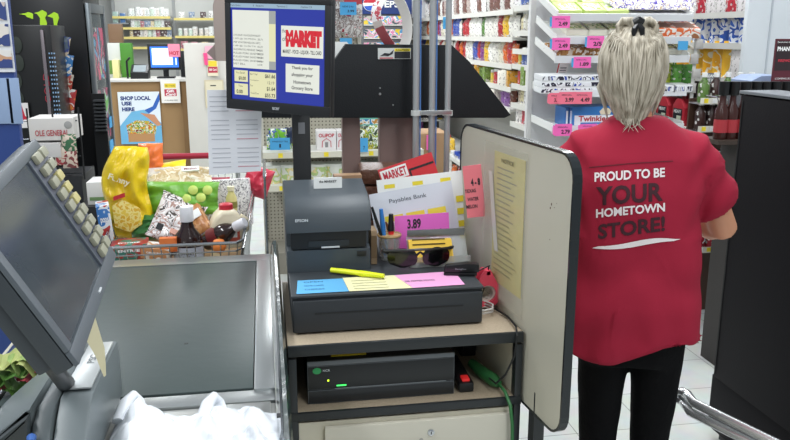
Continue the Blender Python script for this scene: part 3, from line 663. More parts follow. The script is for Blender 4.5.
b = B(); b.box(-.362, -.317, 1.325, 1.535, .9965, 1.000, tp, .001); b.text('PSC', (-.340, 1.45, 1.0002), EY, -EX, .04, .014, M('#6c7274', .5), .02); b.obj('steel_plate', twr)
for k in range(3):
    p = Vector((-.395 + .013 * k, 1.232 - .016 * k, .96 - .022 * k)); b = B(); b.tube([p, p + Vector((.004, -.014, .0))], [.008, .005], M('#4a74c0', .35), 10); tag(b.obj('blue_knob', pt))
# torn paper strip hanging from the terminal
b = B(); pp = [W(85, 313, y=1.16), W(88, 325, y=1.155), W(94, 338, y=1.15), W(100, 352, y=1.148), W(103, 366, y=1.145), W(105, 376, y=1.145)]
wd_ = [.026, .028, .022, .017, .010, .004]; rs = []
for p, q in zip(pp, wd_):
    s_ = Vector((.5, .3, .35)).normalized(); nn = Vector((.3, -.9, .1)).normalized() * .0008
    rs.append([p - s_ * q / 2 + nn, p + s_ * q / 2 + nn, p + s_ * q / 2 - nn, p - s_ * q / 2 - nn])
b.rings(rs, M('#d8d0ac', .6)); tag(b.obj('paper_strip', loc=pp[0]), 'torn cream paper strip stuck on the lower corner of cashier terminal', 'paper')
# white plastic grocery bag
def blob(c, r, seed, m, name, label, cat, n=28, amp=.25, sharp=3.):
    b = B(); rs = []
    for j in range(n // 2 + 1):
        ph = math.pi * j / (n // 2); ring = []
        for i in range(n):
            th_ = 2 * math.pi * i / n; d = Vector((math.sin(ph) * math.cos(th_), math.sin(ph) * math.sin(th_), math.cos(ph)))
            q = noise.noise(d * sharp + Vector((seed, 0, 0))); q2 = abs(noise.noise(d * sharp * 2.2 + Vector((0, seed, 0))))
            k = 1 + amp * q - amp * .5 * q2
            p = Vector((d.x * r[0] * k, d.y * r[1] * k, d.z * r[2] * k))
            if p.z < -r[2] * .6: p.z = -r[2] * .6
            ring.append(Vector(c) + p)
        rs.append(ring)
    b.rings(rs, m)
    return tag(b.obj(name, loc=(c[0], c[1], c[2] - r[2] * .6), ang=75), label, cat)
pb = thing('plastic_shopping_bag', (-.17, 1.36, .862), 'crumpled white plastic shopping bag at bottom of the picture', 'bag')
plm = M('#e9edf2', .25, var=.02, bump=.3, bs=18)
b = B(); nx, ny = 60, 34; grid = []
for j in range(ny + 1):
    rowv = []
    for i in range(nx + 1):
        u, v = i / nx, j / ny; x = -.305 + .322 * u; y = 1.165 + (.31 - .03 * math.sin(u * 3)) * v + .02 * noise.noise(Vector((u * 6, 2, 0)))
        y -= .035 * max(0, (u - .75)) * 4 * v
        e = min(1, min(u, 1 - u) * 6) * min(1, (1 - v) * 4 + .05)
        f1 = abs(noise.noise(Vector((u * 5 + v * 3, v * 2.2 - u, 1.3)))); f2 = abs(noise.noise(Vector((u * 11 - v * 5, v * 6, 4.1))))
        z = .868 + e * (.018 + .055 * f1 + .022 * f2) + .025 * math.exp(-((u - .12) / .10) ** 2 - ((v - .72) / .3) ** 2) + .012 * math.exp(-((u - .6) / .08) ** 2) * e
        rowv.append((x, y, z))
    grid.append(rowv)
v = [p for r_ in grid for p in r_]; v += [(p[0], p[1], .8665) for p in v]
N1 = (nx + 1) * (ny + 1); f = []
for j in range(ny):
    for i in range(nx):
        a = j * (nx + 1) + i; f.append((a, a + 1, a + nx + 2, a + nx + 1)); f.append((N1 + a, N1 + a + nx + 1, N1 + a + nx + 2, N1 + a + 1))
for i in range(nx): f.append((i, N1 + i, N1 + i + 1, i + 1)); a = ny * (nx + 1) + i; f.append((a, a + 1, N1 + a + 1, N1 + a))
for j in range(ny): a = j * (nx + 1); f.append((a, a + nx + 1, N1 + a + nx + 1, N1 + a)); a += nx; f.append((a, N1 + a, N1 + a + nx + 1, a + nx + 1))
b._add(v, f, plm); b.obj('bag_body', pb, ang=80)
for (hx, hy, hz, s_) in ((-.272, 1.445, .905, .45), (-.12, 1.435, .895, .45)):
    b = B(); pts = [Vector((hx - .05 * s_, hy - .05, hz - .01)), Vector((hx - .02 * s_, hy - .02, hz + .012)), Vector((hx, hy, hz + .016)), Vector((hx + .025 * s_, hy + .005, hz + .0)), Vector((hx + .05 * s_, hy - .03, hz - .02))]
    b.tube(pts, [(.02, .008), (.016, .012), (.013, .010), (.012, .007), (.014, .006)], plm, 10); b.obj('handle_loop', pb, ang=80)
b = B(); b.box(.001, .008, 1.348, 1.362, .9005, .903, ink); tag(b.obj('label_mark', pb))
# lettuce / plant at the left
lt = thing('leafy_greens', (-.62, 1.56, .875), 'bunch of green and pink leafy greens at left behind the terminal', 'vegetable')
for k in range(16):
    c0_ = W(random.uniform(-14, 20), random.uniform(355, 375), y=1.62); a = random.uniform(-1.2, 1.0)
    L = random.uniform(.06, .11); d = Vector((math.cos(a), .2 * math.sin(3 * a), math.sin(a) * .45)); sd = Vector((0, 1, .4)).normalized()
    rs = []
    for j in range(8):
        t = j / 7; ww = .026 * math.sin(math.pi * min(.97, t * .9 + .07)); p = c0_ + d * L * t + Vector((0, 0, -.03 * t * t + .012 * math.sin(t * 8 + k)))
        rs.append([p - sd * ww, p + Vector((0, 0, -.004)), p + sd * ww, p + Vector((0, 0, -.006))])
    b = B(); b.rings(rs, M(['#5f8a3c', '#8fa860', '#a7b06a', '#4f7a34', '#b0424e'][k % 5], .5, var=.3, vs=40)); b.obj('leaf', lt)

# ================================================================ SHOPPING CART AND GROCERIES
ct_ = thing('shopping_cart', (-.32, 3.1, 0), 'chrome wire shopping cart full of groceries at the end of the belt', 'shopping cart')
wire = M('#b9bcbe', .22, 1.)
def rim(t, s):   # t 0 near nose .. 1 far handle ; s 0 left .. 1 right
    y = 2.70 + .90 * t; hw = .235 + .05 * t; return Vector((-.33 + (2 * s - 1) * hw, y, .885 + .10 * t))
def low(t, s):
    y = 2.82 + .66 * t; hw = .19 + .04 * t; return Vector((-.33 + (2 * s - 1) * hw, y, .56 + .02 * t))
b = B(); b.tube([rim(0, .04), rim(0, .96), rim(.03, 1), rim(1, 1), rim(1, 0), rim(.03, 0), rim(0, .04)], .006, wire, 8); b.obj('top_rim', ct_)
b = B(); b.tube([rim(0, .05) - EZ * .03, rim(0, .95) - EZ * .03, rim(.03, 1) - EZ * .03, rim(1, 1) - EZ * .05, ], .003, wire, 6); b.obj('second_rim', ct_)
def bars(name, a0, a1, b0, b1, n, r=.0022):
    b = B()
    for k in range(n):
        t = (k + .5) / n; b.tube([a0(t), b0(t)], r, wire, 5, cap=False)
    for k in range(1, 6):
        f = k / 6; b.tube([a0(t).lerp(b0(t), f) for t in (0, .25, .5, .75, 1)], r, wire, 5, cap=False)
    return b.obj(name, ct_)
bars('front_grid', lambda t: rim(0, t), 0, lambda t: low(0, t), 0, 16)
bars('side_grid', lambda t: rim(t, 1), 0, lambda t: low(t, 1), 0, 26)
bars('side_grid', lambda t: rim(t, 0), 0, lambda t: low(t, 0), 0, 26)
bars('rear_grid', lambda t: rim(1, t), 0, lambda t: low(1, t), 0, 18)
bars('basket_floor', lambda t: low(0, t), 0, lambda t: low(1, t), 0, 16)
b = B()
h0_, h1_ = rim(1, .0) + Vector((0, .05, .07)), rim(1, 1) + Vector((0, .05, .07))
b.tube([h0_, h1_], .014, M('#a3253c', .4), 12); hb = b.obj('handle', ct_)
for s_ in (0, 1):
    b = B(); b.tube([rim(1, s_), rim(1, s_) + Vector((0, .03, .05)), (h0_, h1_)[s_]], .008, wire, 8); b.obj('handle_bracket', ct_)
for s_ in (0, 1):
    b = B(); b.tube([low(1, s_) + Vector((0, .0, .3)), Vector((low(1, s_).x, 3.50, .25)), Vector((low(1, s_).x, 3.2, .16)), Vector((low(0, s_).x, 2.8, .14))], .011, wire, 8); b.obj('chassis_tube', ct_)
for s_ in (0, 1):
    for y_ in (2.84, 3.44):
        b = B(); x_ = low(0 if y_ < 3 else 1, s_).x; b.tube([(x_ - .012, y_, .056), (x_ + .012, y_, .056)], .055, M('#333', .6) if False else M('#333333', .6), 18); b.obj('wheel', ct_)
        b = B(); b.box(x_ - .018, x_ + .018, y_ - .01, y_ + .02, .06, .15, steel, .002); b.obj('caster', ct_)

def grocery(b, name, loc, label, cat, rot=(0, 0, 0), group=None, ang=60):
    o = b.obj(name, local=True, ang=ang); o.location = loc; o.rotation_euler = tuple(R(a) for a in rot); return tag(o, label, cat, group)
def gthing(name, loc, label, cat, rot=(0, 0, 0)):
    t = thing(name, loc, label, cat); t.rotation_euler = tuple(R(a) for a in rot); return t
def lobj(b, name, parent, ang=38): return b.obj(name, parent, local=True, ang=ang)

def at(px, py, Y): return W(px, py, y=Y)
# big yellow chip bag
t = gthing('chip_bag', at(128, 238, 3.02), 'tall shiny yellow chip bag standing at the left of the cart', 'snack bag', (-6, 4, 8))
b = B(); b.bag(.175, .35, .10, M('#eccb1e', .28, var=.12, bump=.6, bs=22), seed=3, nx=18, nz=24, wr=.4)
for v_ in b.bm.verts:
    q_ = max(0, (v_.co.z - .24) / .11); v_.co.x *= 1 - .32 * q_ * q_; v_.co.x += .012 * math.sin(v_.co.z * 22)
lobj(b, 'pouch', t, 70)
b = B(); b.prism([(-.055, .13), (-.02, .155), (.045, .12), (.05, .06), (.01, .03), (-.045, .05)], 1, -.0605, -.0545, PM(['#e2b228', '#f2e08a', '#e8c84a'], 60), .002); lobj(b, 'chip_picture', t)
b = B(); b.text('Funny', (-.03, -.052, .225), (1, 0, -.35), (.35, 0, 1), .08, .03, M('#f7efc8', .4), .03); lobj(b, 'lettering', t); b = B(); b.prism([(-.05, .165), (-.01, .18), (-.008, .165), (-.05, .15)], 1, -.0665, -.0605, M('#c42a30', .4)); lobj(b, 'flavour_flag', t)
b = B(); b.bag(.10, .12, .07, M('#ef7a3a', .3, bump=.3, bs=30), seed=9, wr=.3); grocery(b, 'orange_pouch', at(152, 172, 3.32), 'orange pouch poking up behind the yellow chip bag', 'snack bag', (-10, 0, 0))
b = B(); b.bag(.20, .13, .08, M('#f1dc2c', .3, bump=.3, bs=30), seed=5, wr=.3); grocery(b, 'yellow_pouch', at(166, 192, 3.30), 'yellow plastic pouch behind the clear bread bag', 'snack bag', (-30, -8, 0))
t = gthing('bread_bag', at(178, 192, 3.16), 'clear bag of beige flatbread with small label, upper middle of cart', 'bread', (-55, -2, 4))
b = B(); b.bag(.29, .13, .075, PM(['#dccba8', '#cdb48a', '#e9dfca', '#d8c49c'], 28, .25), seed=8, nx=18, nz=14, wr=.35); lobj(b, 'loaf', t, 70)
b = B(); b.box(.02, .09, -.046, -.040, .07, .095, paper); b.text('Mission', (.055, -.0462, .082), EX, EZ, .05, .012, M('#8a2a2a', .5), .02); lobj(b, 'label', t)
b = B(); b.bag(.14, .10, .05, M('#e6e4e2', .2, alpha=.55), seed=11, wr=.4); grocery(b, 'clear_wrap', at(157, 192, 3.2), 'crumpled clear plastic wrap beside yellow chip bag top', 'wrap', (-20, 0, 10))
# green bag of limes
t = gthing('lime_bag', at(182, 214, 3.06), 'bright green bag with lime pictures in the middle of the cart', 'produce bag', (-25, 2, 0))
b = B(); b.bag(.29, .13, .09, M('#6fae38', .35, bump=.3, bs=30), seed=2, nx=16, wr=.25); lobj(b, 'pouch', t, 70)
for k, (x, z) in enumerate(((.075, .055), (.10, .085), (.045, .085), (.02, .05))):
    b = B(); b.T = Matrix.Translation((x, -.046, z)) @ Matrix.Rotation(R(90), 4, 'X') @ Matrix.Scale(1, 4); b.lathe([(.017, -.004), (.019, .002), (.012, .006), (.002, .007)], M('#c5d86a', .4), n=14); lobj(b, 'lime_picture', t)
# meat packages
meat = PM(['#efe9e6', '#efe9e6', '#dcc9b8', '#f2efee', '#b98a72', '#efe9e6'], 16, .2)
t = gthing('meat_package', at(168, 243, 2.93), 'white vacuum pack of sliced meat with printed label, leaning left', 'meat pack', (-38, 24, 0))
b = B(); b.bag(.18, .20, .045, PM(['#eeeae8', '#f2efee', '#b9978c', '#f0eceb', '#58504c', '#eeeae8'], 34, .2), seed=4, nx=14, wr=.35); lobj(b, 'pouch', t, 70)
b = B(); b.box(-.062, -.038, -.0235, -.0205, .03, .055, ink); b.box(-.01, .03, -.029, -.026, .03, .05, M('#d9a08c', .5)); lobj(b, 'label_print', t)
t = gthing('meat_package', at(186, 226, 3.0), 'second white printed meat pack lying above the green bag', 'meat pack', (-48, 30, 10))
b = B(); b.bag(.17, .19, .045, PM(['#efe9e6', '#efe9e6', '#b9aca4', '#f2efee', '#d8b8a4'], 34, .2), seed=14, nx=14, wr=.35); lobj(b, 'pouch', t, 70)
t = gthing('cookie_package', at(203, 236, 2.95), 'tan brown cookie pack with white band right of the meat packs', 'package', (-40, -32, 0))
b = B(); b.bag(.10, .15, .05, PM(['#b67a48', '#c9935f', '#a86c3c'], 25, .3), seed=6, nx=14, wr=.2); lobj(b, 'pouch', t, 70)
b = B(); b.box(-.03, .04, -.0305, -.027, .065, .10, paper, .001); lobj(b, 'label_band', t)
# floral napkin box
t = gthing('napkin_pack', at(233, 226, 3.28), 'white napkin pack with small grey floral print at right of cart', 'napkins', (-6, -3, -6))
b = B(); b.box(-.085, .085, -.03, .03, 0, .20, PM(['#efeded', '#efeded', '#efeded', '#77737c', '#efeded', '#efeded'], 75, .4), .006); lobj(b, 'pack', t)
b = B(); b.bag(.12, .13, .07, M('#c8324a', .3, bump=.3, bs=30), seed=12, wr=.3); grocery(b, 'red_pouch', at(253, 196, 3.35), 'red plastic bag at the right rear corner of the cart', 'snack bag', (-10, 20, 0))
b = B(); b.bag(.2, .12, .12, M('#9c2c40', .35, bump=.3, bs=30), seed=22, wr=.3); grocery(b, 'maroon_pack', at(208, 205, 3.42), 'dark red package partly hidden behind bread bag', 'package', (-10, 0, 0))
# milk jug
def bottle(prof, m, cap, capm, loc, name, label, cat, rot=(0, 0, 0), lab=None, n=20, sy=1, bandname='label'):
    t = gthing(name, loc, label, cat, rot)
    b = B(); b.lathe(prof, m, n=n, sy=sy); lobj(b, 'bottle_body', t, 50)
    b = B(); b.lathe(cap, capm, n=16); lobj(b, 'cap', t)
    if lab:
        b = B(); r, z0, z1, lm = lab[:4]; b.lathe([(r - .001, z0), (r + .001, z0), (r + .001, z1), (r - .001, z1)], lm, n=n, sy=sy)
        for e in lab[4:]: b.text(e[0], (0, -(r * sy + .0012), e[1]), EX, EZ, e[2], e[3], e[4], .02)
        lobj(b, bandname, t)
    return t
j = gthing('milk_jug', at(228, 246, 2.92), 'cream coloured milk jug with red cap standing in the cart', 'milk jug', (0, 0, 10))
b = B(); b.prism([(-.055, 0), (.055, 0), (.06, .02), (.06, .095), (.045, .125), (.022, .145), (-.022, .145), (-.045, .125), (-.06, .095), (-.06, .02)], 1, -.05, .05, M('#e8dcc0', .4), .014); lobj(b, 'jug_body', j, 60)
b = B(); b.lathe([(.023, .140), (.026, .142), (.026, .163), (.022, .166), (.001, .166)], M('#c8283a', .4)); lobj(b, 'cap', j)
b = B(); b.box(-.045, .04, -.0525, -.0505, .03, .085, M('#d8604c', .5), .0005); b.box(-.035, .03, -.0535, -.0526, .045, .07, paper); lobj(b, 'label', j)
b = B(); b.tube([(.052, 0, .115), (.075, 0, .10), (.075, 0, .06), (.058, 0, .045)], .009, M('#e8dcc0', .4), 8); lobj(b, 'handle', j)
bottle([(.001, 0), (.02, 0), (.022, .01), (.022, .06), (.012, .08), (.012, .09)], M('#dcd08c', .3), [(.014, .088), (.014, .105), (.001, .105)], M('#ece4c0', .4), at(232, 212, 3.12), 'small_bottle', 'small pale yellow bottle standing behind the milk jug', 'bottle', lab=(.0222, .02, .045, M('#8c8440', .5)))
sauce = M('#2a1614', .12, spec=.8)
bottle([(.001, 0), (.048, 0), (.053, .012), (.053, .10), (.045, .125), (.026, .15), (.021, .17), (.021, .18)], sauce, [(.023, .176), (.024, .18), (.024, .225), (.021, .23), (.001, .23)], M('#e6e6ea', .4), at(190, 268, 2.80), 'sauce_bottle', 'dark sauce bottle with white cap and round grey label, front of cart', 'bottle', sy=.75,
       lab=(.0535, .02, .085, M('#b9bcc6', .4), ('SWEET', .066, .05, .010, ink), ("Baby Ray's", .050, .06, .012, ink), ('BARBECUE', .034, .05, .008, ink)))
bottle([(.001, 0), (.034, 0), (.038, .01), (.038, .09), (.03, .11), (.018, .13), (.016, .14)], sauce, [(.019, .138), (.020, .14), (.020, .18), (.018, .185), (.001, .185)], M('#e6e4ea', .4), at(206, 247, 2.90) + Vector((0, 0, .02)), 'syrup_bottle', 'dark syrup bottle lying tilted with white cap pointing right', 'bottle', (10, 62, -12), lab=(.0385, .03, .07, M('#7a2a2c', .4)))
t = gthing('orange_fruit', at(219, 246, 2.80), 'orange round fruit in front of the milk jug', 'fruit')
b = B(); b.lathe([(.002, -.028), (.018, -.022), (.028, 0), (.018, .022), (.004, .027)], M('#e8843c', .5, bump=.2, bs=120), n=18); lobj(b, 'peel', t, 70)
b = B(); b.lathe([(.004, .026), (.003, .031), (.001, .031)], M('#5a6a2a', .6), n=8); lobj(b, 'stem_button', t)
for x, y_, w_, h_, d_, cols, nm, lb, rot, tx in (
    (131, 256, .125, .055, .10, ['#9c2a2e', '#b03a34', '#3c7a6a', '#9c2a2e'], 'frozen_dinner_box', 'red boxed dinner with teal stripe lying front left of cart', (0, 0, 4), 'ENTREE'),
    (158, 256, .10, .04, .09, ['#d9cfc4', '#c88a5a', '#e8e4de', '#7a4a3a'], 'printed_carton', 'white and orange printed carton left of dark sauce bottle', (0, 6, -8), 'GROUND'),
    (108, 240, .045, .14, .10, ['#b83a34', '#e8ecee', '#3f7cc0', '#c8d4e0'], 'snack_carton', 'upright blue, white and red carton at far left of cart', (0, -4, 12), 'pops'),
    (169, 251, .06, .05, .03, ['#e27a3c', '#d86a34', '#efb08a'], 'orange_pack', 'small orange package lying beside the sauce bottle', (0, 0, 0), None)):
    Yk = {131: 2.84, 158: 2.80, 108: 2.92, 169: 2.77}[x]
    t = gthing(nm, at(x, y_, Yk), lb, 'box', rot)
    b = B(); b.box(-w_ / 2, w_ / 2, -d_ / 2, d_ / 2, 0, h_, PM(cols, 14, .35), .0015); lobj(b, 'carton', t)
    if tx: b = B(); b.text(tx, (0, -d_ / 2 - .0008, h_ * .6), EX, EZ, w_ * .6, h_ * .18, paper, .03); b.text(tx, (0, -d_ / 4, h_ + .0008), EX, EY, w_ * .6, h_ * .25 if h_ < .1 else .01, paper, .03); lobj(b, 'lettering', t)
b = B(); b.bag(.14, .10, .09, M('#3a7a3c', .4, bump=.3, bs=30), seed=31, wr=.3); grocery(b, 'green_package', at(150, 240, 3.0), 'dark green and blue package right of the chip bag base', 'package', (-20, 0, 0))
# filler goods lower in the cart so the pile rests on something
for k, (x, y_, z, w_, d_, h_) in enumerate(((-.46, 3.0, .585, .22, .34, .17), (-.21, 3.02, .585, .22, .36, .17), (-.33, 3.34, .60, .40, .20, .22))):
    t = gthing('grocery_box', (x, y_, z), ['brown cardboard carton at the cart bottom left', 'brown cardboard carton at the cart bottom right', 'wide cardboard carton at cart bottom near the handle'][k], 'box')
    b = B(); b.box(-w_ / 2, w_ / 2, -d_ / 2, d_ / 2, 0, h_, M('#a98a66', .7), .003); lobj(b, 'carton', t)
    b = B(); b.box(-.02, .02, -d_ / 2, d_ / 2, h_, h_ + .001, M('#c8b48c', .3)); lobj(b, 'tape', t)
# steel upright plate between cart and printer
b = B(); b.box(-.012, -.004, 2.66, 3.05, 0, 1.12, M('#8f9699', .25, .8), .002); b.box(-.014, -.002, 2.66, 3.05, 1.12, 1.127, chrome, .001); tag(b.obj('guide_plate', loc=(-.008, 2.85, 0)), 'thin upright steel plate between cart and receipt printer', 'plate')

# ================================================================ SHELVING HELPERS
def shelf_unit(name, label, loc):
    return thing(name, loc, label, 'shelf')
def assorted(cols, w, h, d, nm, kind='box', rough=.35):
    b = B(); m = RM(cols, rough)
    if kind == 'box': b.box(-w / 2, w / 2, -d / 2, d / 2, 0, h, m, min(w, h, d) * .04)
    elif kind == 'bag': b.bag(w, h, d, m, nx=6, nz=7, wr=.25)
    elif kind == 'bottle':
        r = w / 2; b.lathe([(r * .9, 0), (r, h * .04), (r, h * .62), (r * .45, h * .8), (r * .42, h * .86)], m, n=10); b.lathe([(r * .5, h * .85), (r * .5, h), (.001, h)], white, n=10)
    elif kind == 'jar':
        r = w / 2; b.lathe([(r * .95, 0), (r, h * .05), (r, h * .78), (r * .85, h * .8)], m, n=12); b.lathe([(r * .95, h * .8), (r * .95, h), (.001, h)], white, n=12)
    elif kind == 'tub':
        r = w / 2; b.lathe([(r * .82, 0), (r, h * .86)], m, n=16); b.lathe([(r * 1.06, h * .86), (r * 1.06, h), (.001, h)], white, n=16)
    return proto(b, nm)

# ---------------- left-facing wall-long gondola (snacks), behind the divider
GX = 1.81
g1 = shelf_unit('snack_shelving', 'long white snack shelving running away behind the black panel', (2.0, 7.5, 0))
b = B(); b.box(2.24, 2.26, 5.11, 11.0, 0, 2.3, M('#a9a8a2', .6)); b.obj('back_panel', g1)
b = B(); b.box(GX - .02, 2.24, 5.60, 11.0, 0, .16, M('#8a8a84', .6)); b.obj('base_plinth', g1)
b = B(); b.box(GX - .02, 2.24, 5.13, 5.59, 0, .16, M('#8a8a84', .6)); b.obj('base_plinth', g1)
b = B(); b.box(GX + .03, 2.24, 5.095, 5.11, 0, 2.3, white, .002); b.obj('end_panel', g1)
farz = [W(513, py, x=GX).z for py in (9.5, 37.4, 65.2, 88.2, 110)]
farz = [W(513, 9.5, x=GX).z + .26] + farz + [.42, .17]
nearz = [W(530, py, x=GX).z for py in (5, 31, 50, 66, 87, 107.5, 128)] + [.48, .17]
def gshelf(y0, y1, z, dep=.40):
    b = B(); b.box(GX, GX + dep, y0, y1, z - .022, z, shelfm); s_ = b.obj('shelf', g1)
    b = B(); b.box(GX - .006, GX - .0005, y0, y1, z - .034, z + .004, M('#d9d8d0', .4)); b.obj('price_strip', s_)
for z in farz: gshelf(5.60, 11.0, z)
for z in nearz: gshelf(5.12, 5.585, z)
Aw = ['#d8d6d0', '#c2403c', '#e0dcd0', '#8a6a4a', '#efeeea']
pk_bag = assorted(['#e6e4dc', '#e6e4dc', '#4c5fb0', '#d8d4c0', '#efeee8'], .13, .17, .05, 'candy_bag', 'bag')
pk_choc = assorted(['#b8343a', '#e2b83a', '#5a8a3a', '#a82a30', '#8a4a8a', '#e8e4dc', '#d86a2a'], .13, .17, .05, 'candy_bag', 'bag')
pk_bw = assorted(['#e9e7e2', '#d5d3cf', '#b9a9a2', '#efeeec', '#7c5a52'], .12, .19, .05, 'snack_bag', 'bag')
pk_box = assorted(['#e2a83a', '#c4503a', '#e4e0d4', '#d8823a', '#7c9a4a', '#efe9dc'], .07, .12, .12, 'cookie_box')
pk_mix = assorted(['#6a3a2a', '#e0b04a', '#e2ded4', '#8a5aa0', '#c8b89c'], .13, .16, .05, 'nut_bag', 'bag')
pk_med = assorted(['#ece9e2', '#e2e0d4', '#d8cfa8', '#c4b4a4', '#efeeec'], .05, .14, .05, 'spice_bottle', 'bottle')
pk_can = assorted(['#e6e4e0', '#d8d6ce', '#c8444a', '#5a74b8', '#e2c84a'], .07, .11, .07, 'canned_good', 'jar')
pk_redbox = assorted(['#c03044', '#e8e4e0', '#b02a3c', '#efeae6'], .06, .13, .05, 'medicine_box')
pk_blue = assorted(['#2f4fb0', '#3a5ac0', '#e6e6ea', '#24409a'], .09, .05, .06, 'candy_bar')
rowsF = [(farz[0], pk_bw, 30, 'white and brown snack bag on the topmost far shelf', 'snack bag'),
 (farz[1], pk_bw, 42, 'white snack bag on long shelf at eye height behind chrome poles', 'snack bag'),
 (farz[2], [pk_bag, pk_choc, pk_bag], 42, 'pale and dark candy bag standing on second snack shelf', 'candy bag'),
 (farz[3], [pk_choc, pk_bag], 42, 'assorted bright candy bag on third snack shelf', 'candy bag'),
 (farz[4], [pk_box, pk_can], 46, 'small orange or white box on fourth snack shelf', 'box'),
 (farz[5], [pk_mix, pk_box], 42, 'brown or tan bag on fifth snack shelf', 'snack bag'),
 (farz[6], [pk_blue, pk_choc], 40, 'blue or red packet on low snack shelf', 'candy'),
 (farz[7], pk_choc, 24, 'red or blue bag on bottom snack shelf', 'candy bag')]
for z, p, n, lb, ct2 in rowsF:
    row(p, (GX + .06, 5.63, z), (GX + .06, 10.9, z), n, lb, ct2, lb.split(' on ')[-1] + ' row', R(-90), .008, .10, jr=.25)
rowsN = [(nearz[0], pk_can, 9, 'white tin'), (nearz[1], pk_med, 12, 'pale spice bottle'), (nearz[3], pk_can, 10, 'white jar'), (nearz[4], [pk_box, pk_can], 9, 'blue or white carton'), (nearz[5], pk_med, 12, 'white and yellow bottle'), (nearz[6], pk_redbox, 12, 'red and white box'), (nearz[7], pk_can, 9, 'dark jar')]
wh = ['topmost', 'upper', '', 'middle', 'fourth', 'fifth', 'sixth', 'lowest']
for i, (z, p, n, lb) in enumerate(rowsN):
    k = nearz.index(z)
    row(p, (GX + .06, 5.13, z), (GX + .06, 5.57, z), max(5, int(n * .62)), f'{lb} on {wh[k]} near shelf beside the snack end display', lb.split()[-1], f'{lb}s, near section', R(-90), .006, .12)
    row(p, (GX + .16, 5.13, z), (GX + .16, 5.57, z), max(4, int(n * .5)), f'{lb} in second file of {wh[k]} near shelf', lb.split()[-1], f'{lb}s, second file', R(-90), .006, .12)
pcard('price_flag', 443, 17, 452, 29, 7.6, blue, rv=EX, label='light blue price flag hanging from top snack shelf', cat='price card')

# ---------------- end display facing the checkout (pastry)
EYf = 5.0
ex0, ex1 = 1.715, 2.62
g2 = shelf_unit('pastry_display', 'white end display of tilted pastry shelves in front of the woman', ((ex0 + ex1) / 2, 4.8, 0))
b = B(); b.box(ex0, ex1, EYf - .03, EYf - .004, 0, 2.2, M('#dfe0e2', .5)); b.obj('back_board', g2)
b = B(); b.box(ex0 - .005, ex0 + .03, EYf - .06, EYf - .031, 0, 2.2, M('#d8d8d6', .4), .002); b.obj('upright', g2)
b = B(); b.box(ex1 - .03, ex1 + .005, EYf - .06, EYf - .031, 0, 2.2, M('#d8d8d6', .4), .002); b.obj('upright', g2)
b = B(); b.box(ex0, ex1, EYf - .45, EYf - .06, 0, .16, shelfm, .003); b.obj('base_plinth', g2)
YF = 4.55
tl = []
for k, (pyf, tilt, dep) in enumerate(((17, 20, .38), (40, 18, .38), (59, 15, .38), (93, 3, .38), (128, 3, .38), (170, 2, .38))):
    zf = W(620, pyf, y=YF).z; a = R(tilt)
    T = Matrix.Translation((0, YF, zf)) @ Matrix.Rotation(a, 4, 'X'); tl.append((T, a))
    b = B(); b.T = T; b.box(ex0 + .02, ex1 - .01, 0, dep, -.012, 0, white); s_ = b.obj('shelf', g2)
    b = B(); b.T = T; b.box(ex0 + .02, ex1 - .01, -.008, -.0005, -.022, .022, M('#e6e8ea', .35)); b.obj('price_strip', s_)
    for xx in (ex0 + .02, ex1 - .02):
        b = B(); b.T = T; b.box(xx, xx + .008, 0, dep, 0, .035, white); b.obj('side_lip', s_)
def ontray(k, px, off, dz=0.):
    T = tl[k][0]; x = W(px, 30, y=YF + off).x
    return T @ Vector((x, off, .001 + dz))
def mkpack(nm, w, d, h, m, top=None, lid=None):
    b = B(); b.box(-w / 2, w / 2, -d / 2, d / 2, 0, h, m, .004)
    if top: b.box(-w * .36, w * .36, -d * .32, d * .32, h, h + .0015, top)
    if lid: b.box(-w / 2 + .006, w / 2 - .006, -d / 2 - .001, -d / 2, h * .15, h * .8, lid)
    return proto(b, nm)
p_green = mkpack('pastry_tray', .14, .15, .035, M('#cfe08a', .3), PM(['#f4f4ec', '#a8c84a', '#f4f4ec'], 30))
p_yel = mkpack('pastry_tray', .15, .15, .035, M('#ece8d8', .3), PM(['#b9c84a', '#e6dcae', '#7a9a3a', '#efe8c8'], 25))
p_brn = mkpack('pastry_tray', .15, .14, .045, PM(['#e6dccb', '#b98a52', '#9a6a3a', '#efe9dd'], 22, .25))
p_bread = assorted(['#efeef2', '#e9e7ef', '#efeef2', '#e6e2da'], .2, .2, .09, 'bread_pack', 'bag'); p_bread.data.materials[0] = PM(['#f0eef2', '#f0eef2', '#5a4ab0', '#e4d8c4', '#f0eef2', '#c8b090'], 22, .25)
p_box = mkpack('pastry_box', .17, .16, .06, PM(['#efece6', '#e2703c', '#efece6', '#a86a42'], 14, .35), M('#8a6a58', .4))
p_donut = mkpack('donut_box', .26, .14, .036, M('#eef0f2', .35), None, PM(['#eef0f4', '#eef0f4', '#2c2a3c', '#eef0f4', '#2a4aa8'], 26, .35, stretch=(1, 1, .6)))
for k, (px, off) in enumerate(((565, .06), (589, .06), (611, .06), (560, .22), (586, .22))):
    put(p_green, ontray(0, px, off + .03), 0, ['lime green pastry tray at front left of the top pastry shelf', 'lime green pastry tray second from left on top pastry shelf', 'lime green pastry tray third from left on top pastry shelf', 'lime green pastry tray at rear left of the top pastry shelf', 'lime green pastry tray at rear middle of the top pastry shelf'][k], 'pastry tray', None, rx=tl[0][1])
for k in range(15):
    c_, r_ = k % 5, k // 5
    put(p_bread, ontray(0, 622 + c_ * 14 + 3 * (r_ % 2), .05 + r_ * .10, .03), R(random.uniform(-15, 15)), 'white bread pack with purple print in pile on top pastry shelf', 'bread', 'purple printed bread packs piled on the top pastry shelf', rx=tl[0][1] - R(70), scale=(.8, .6, .75))
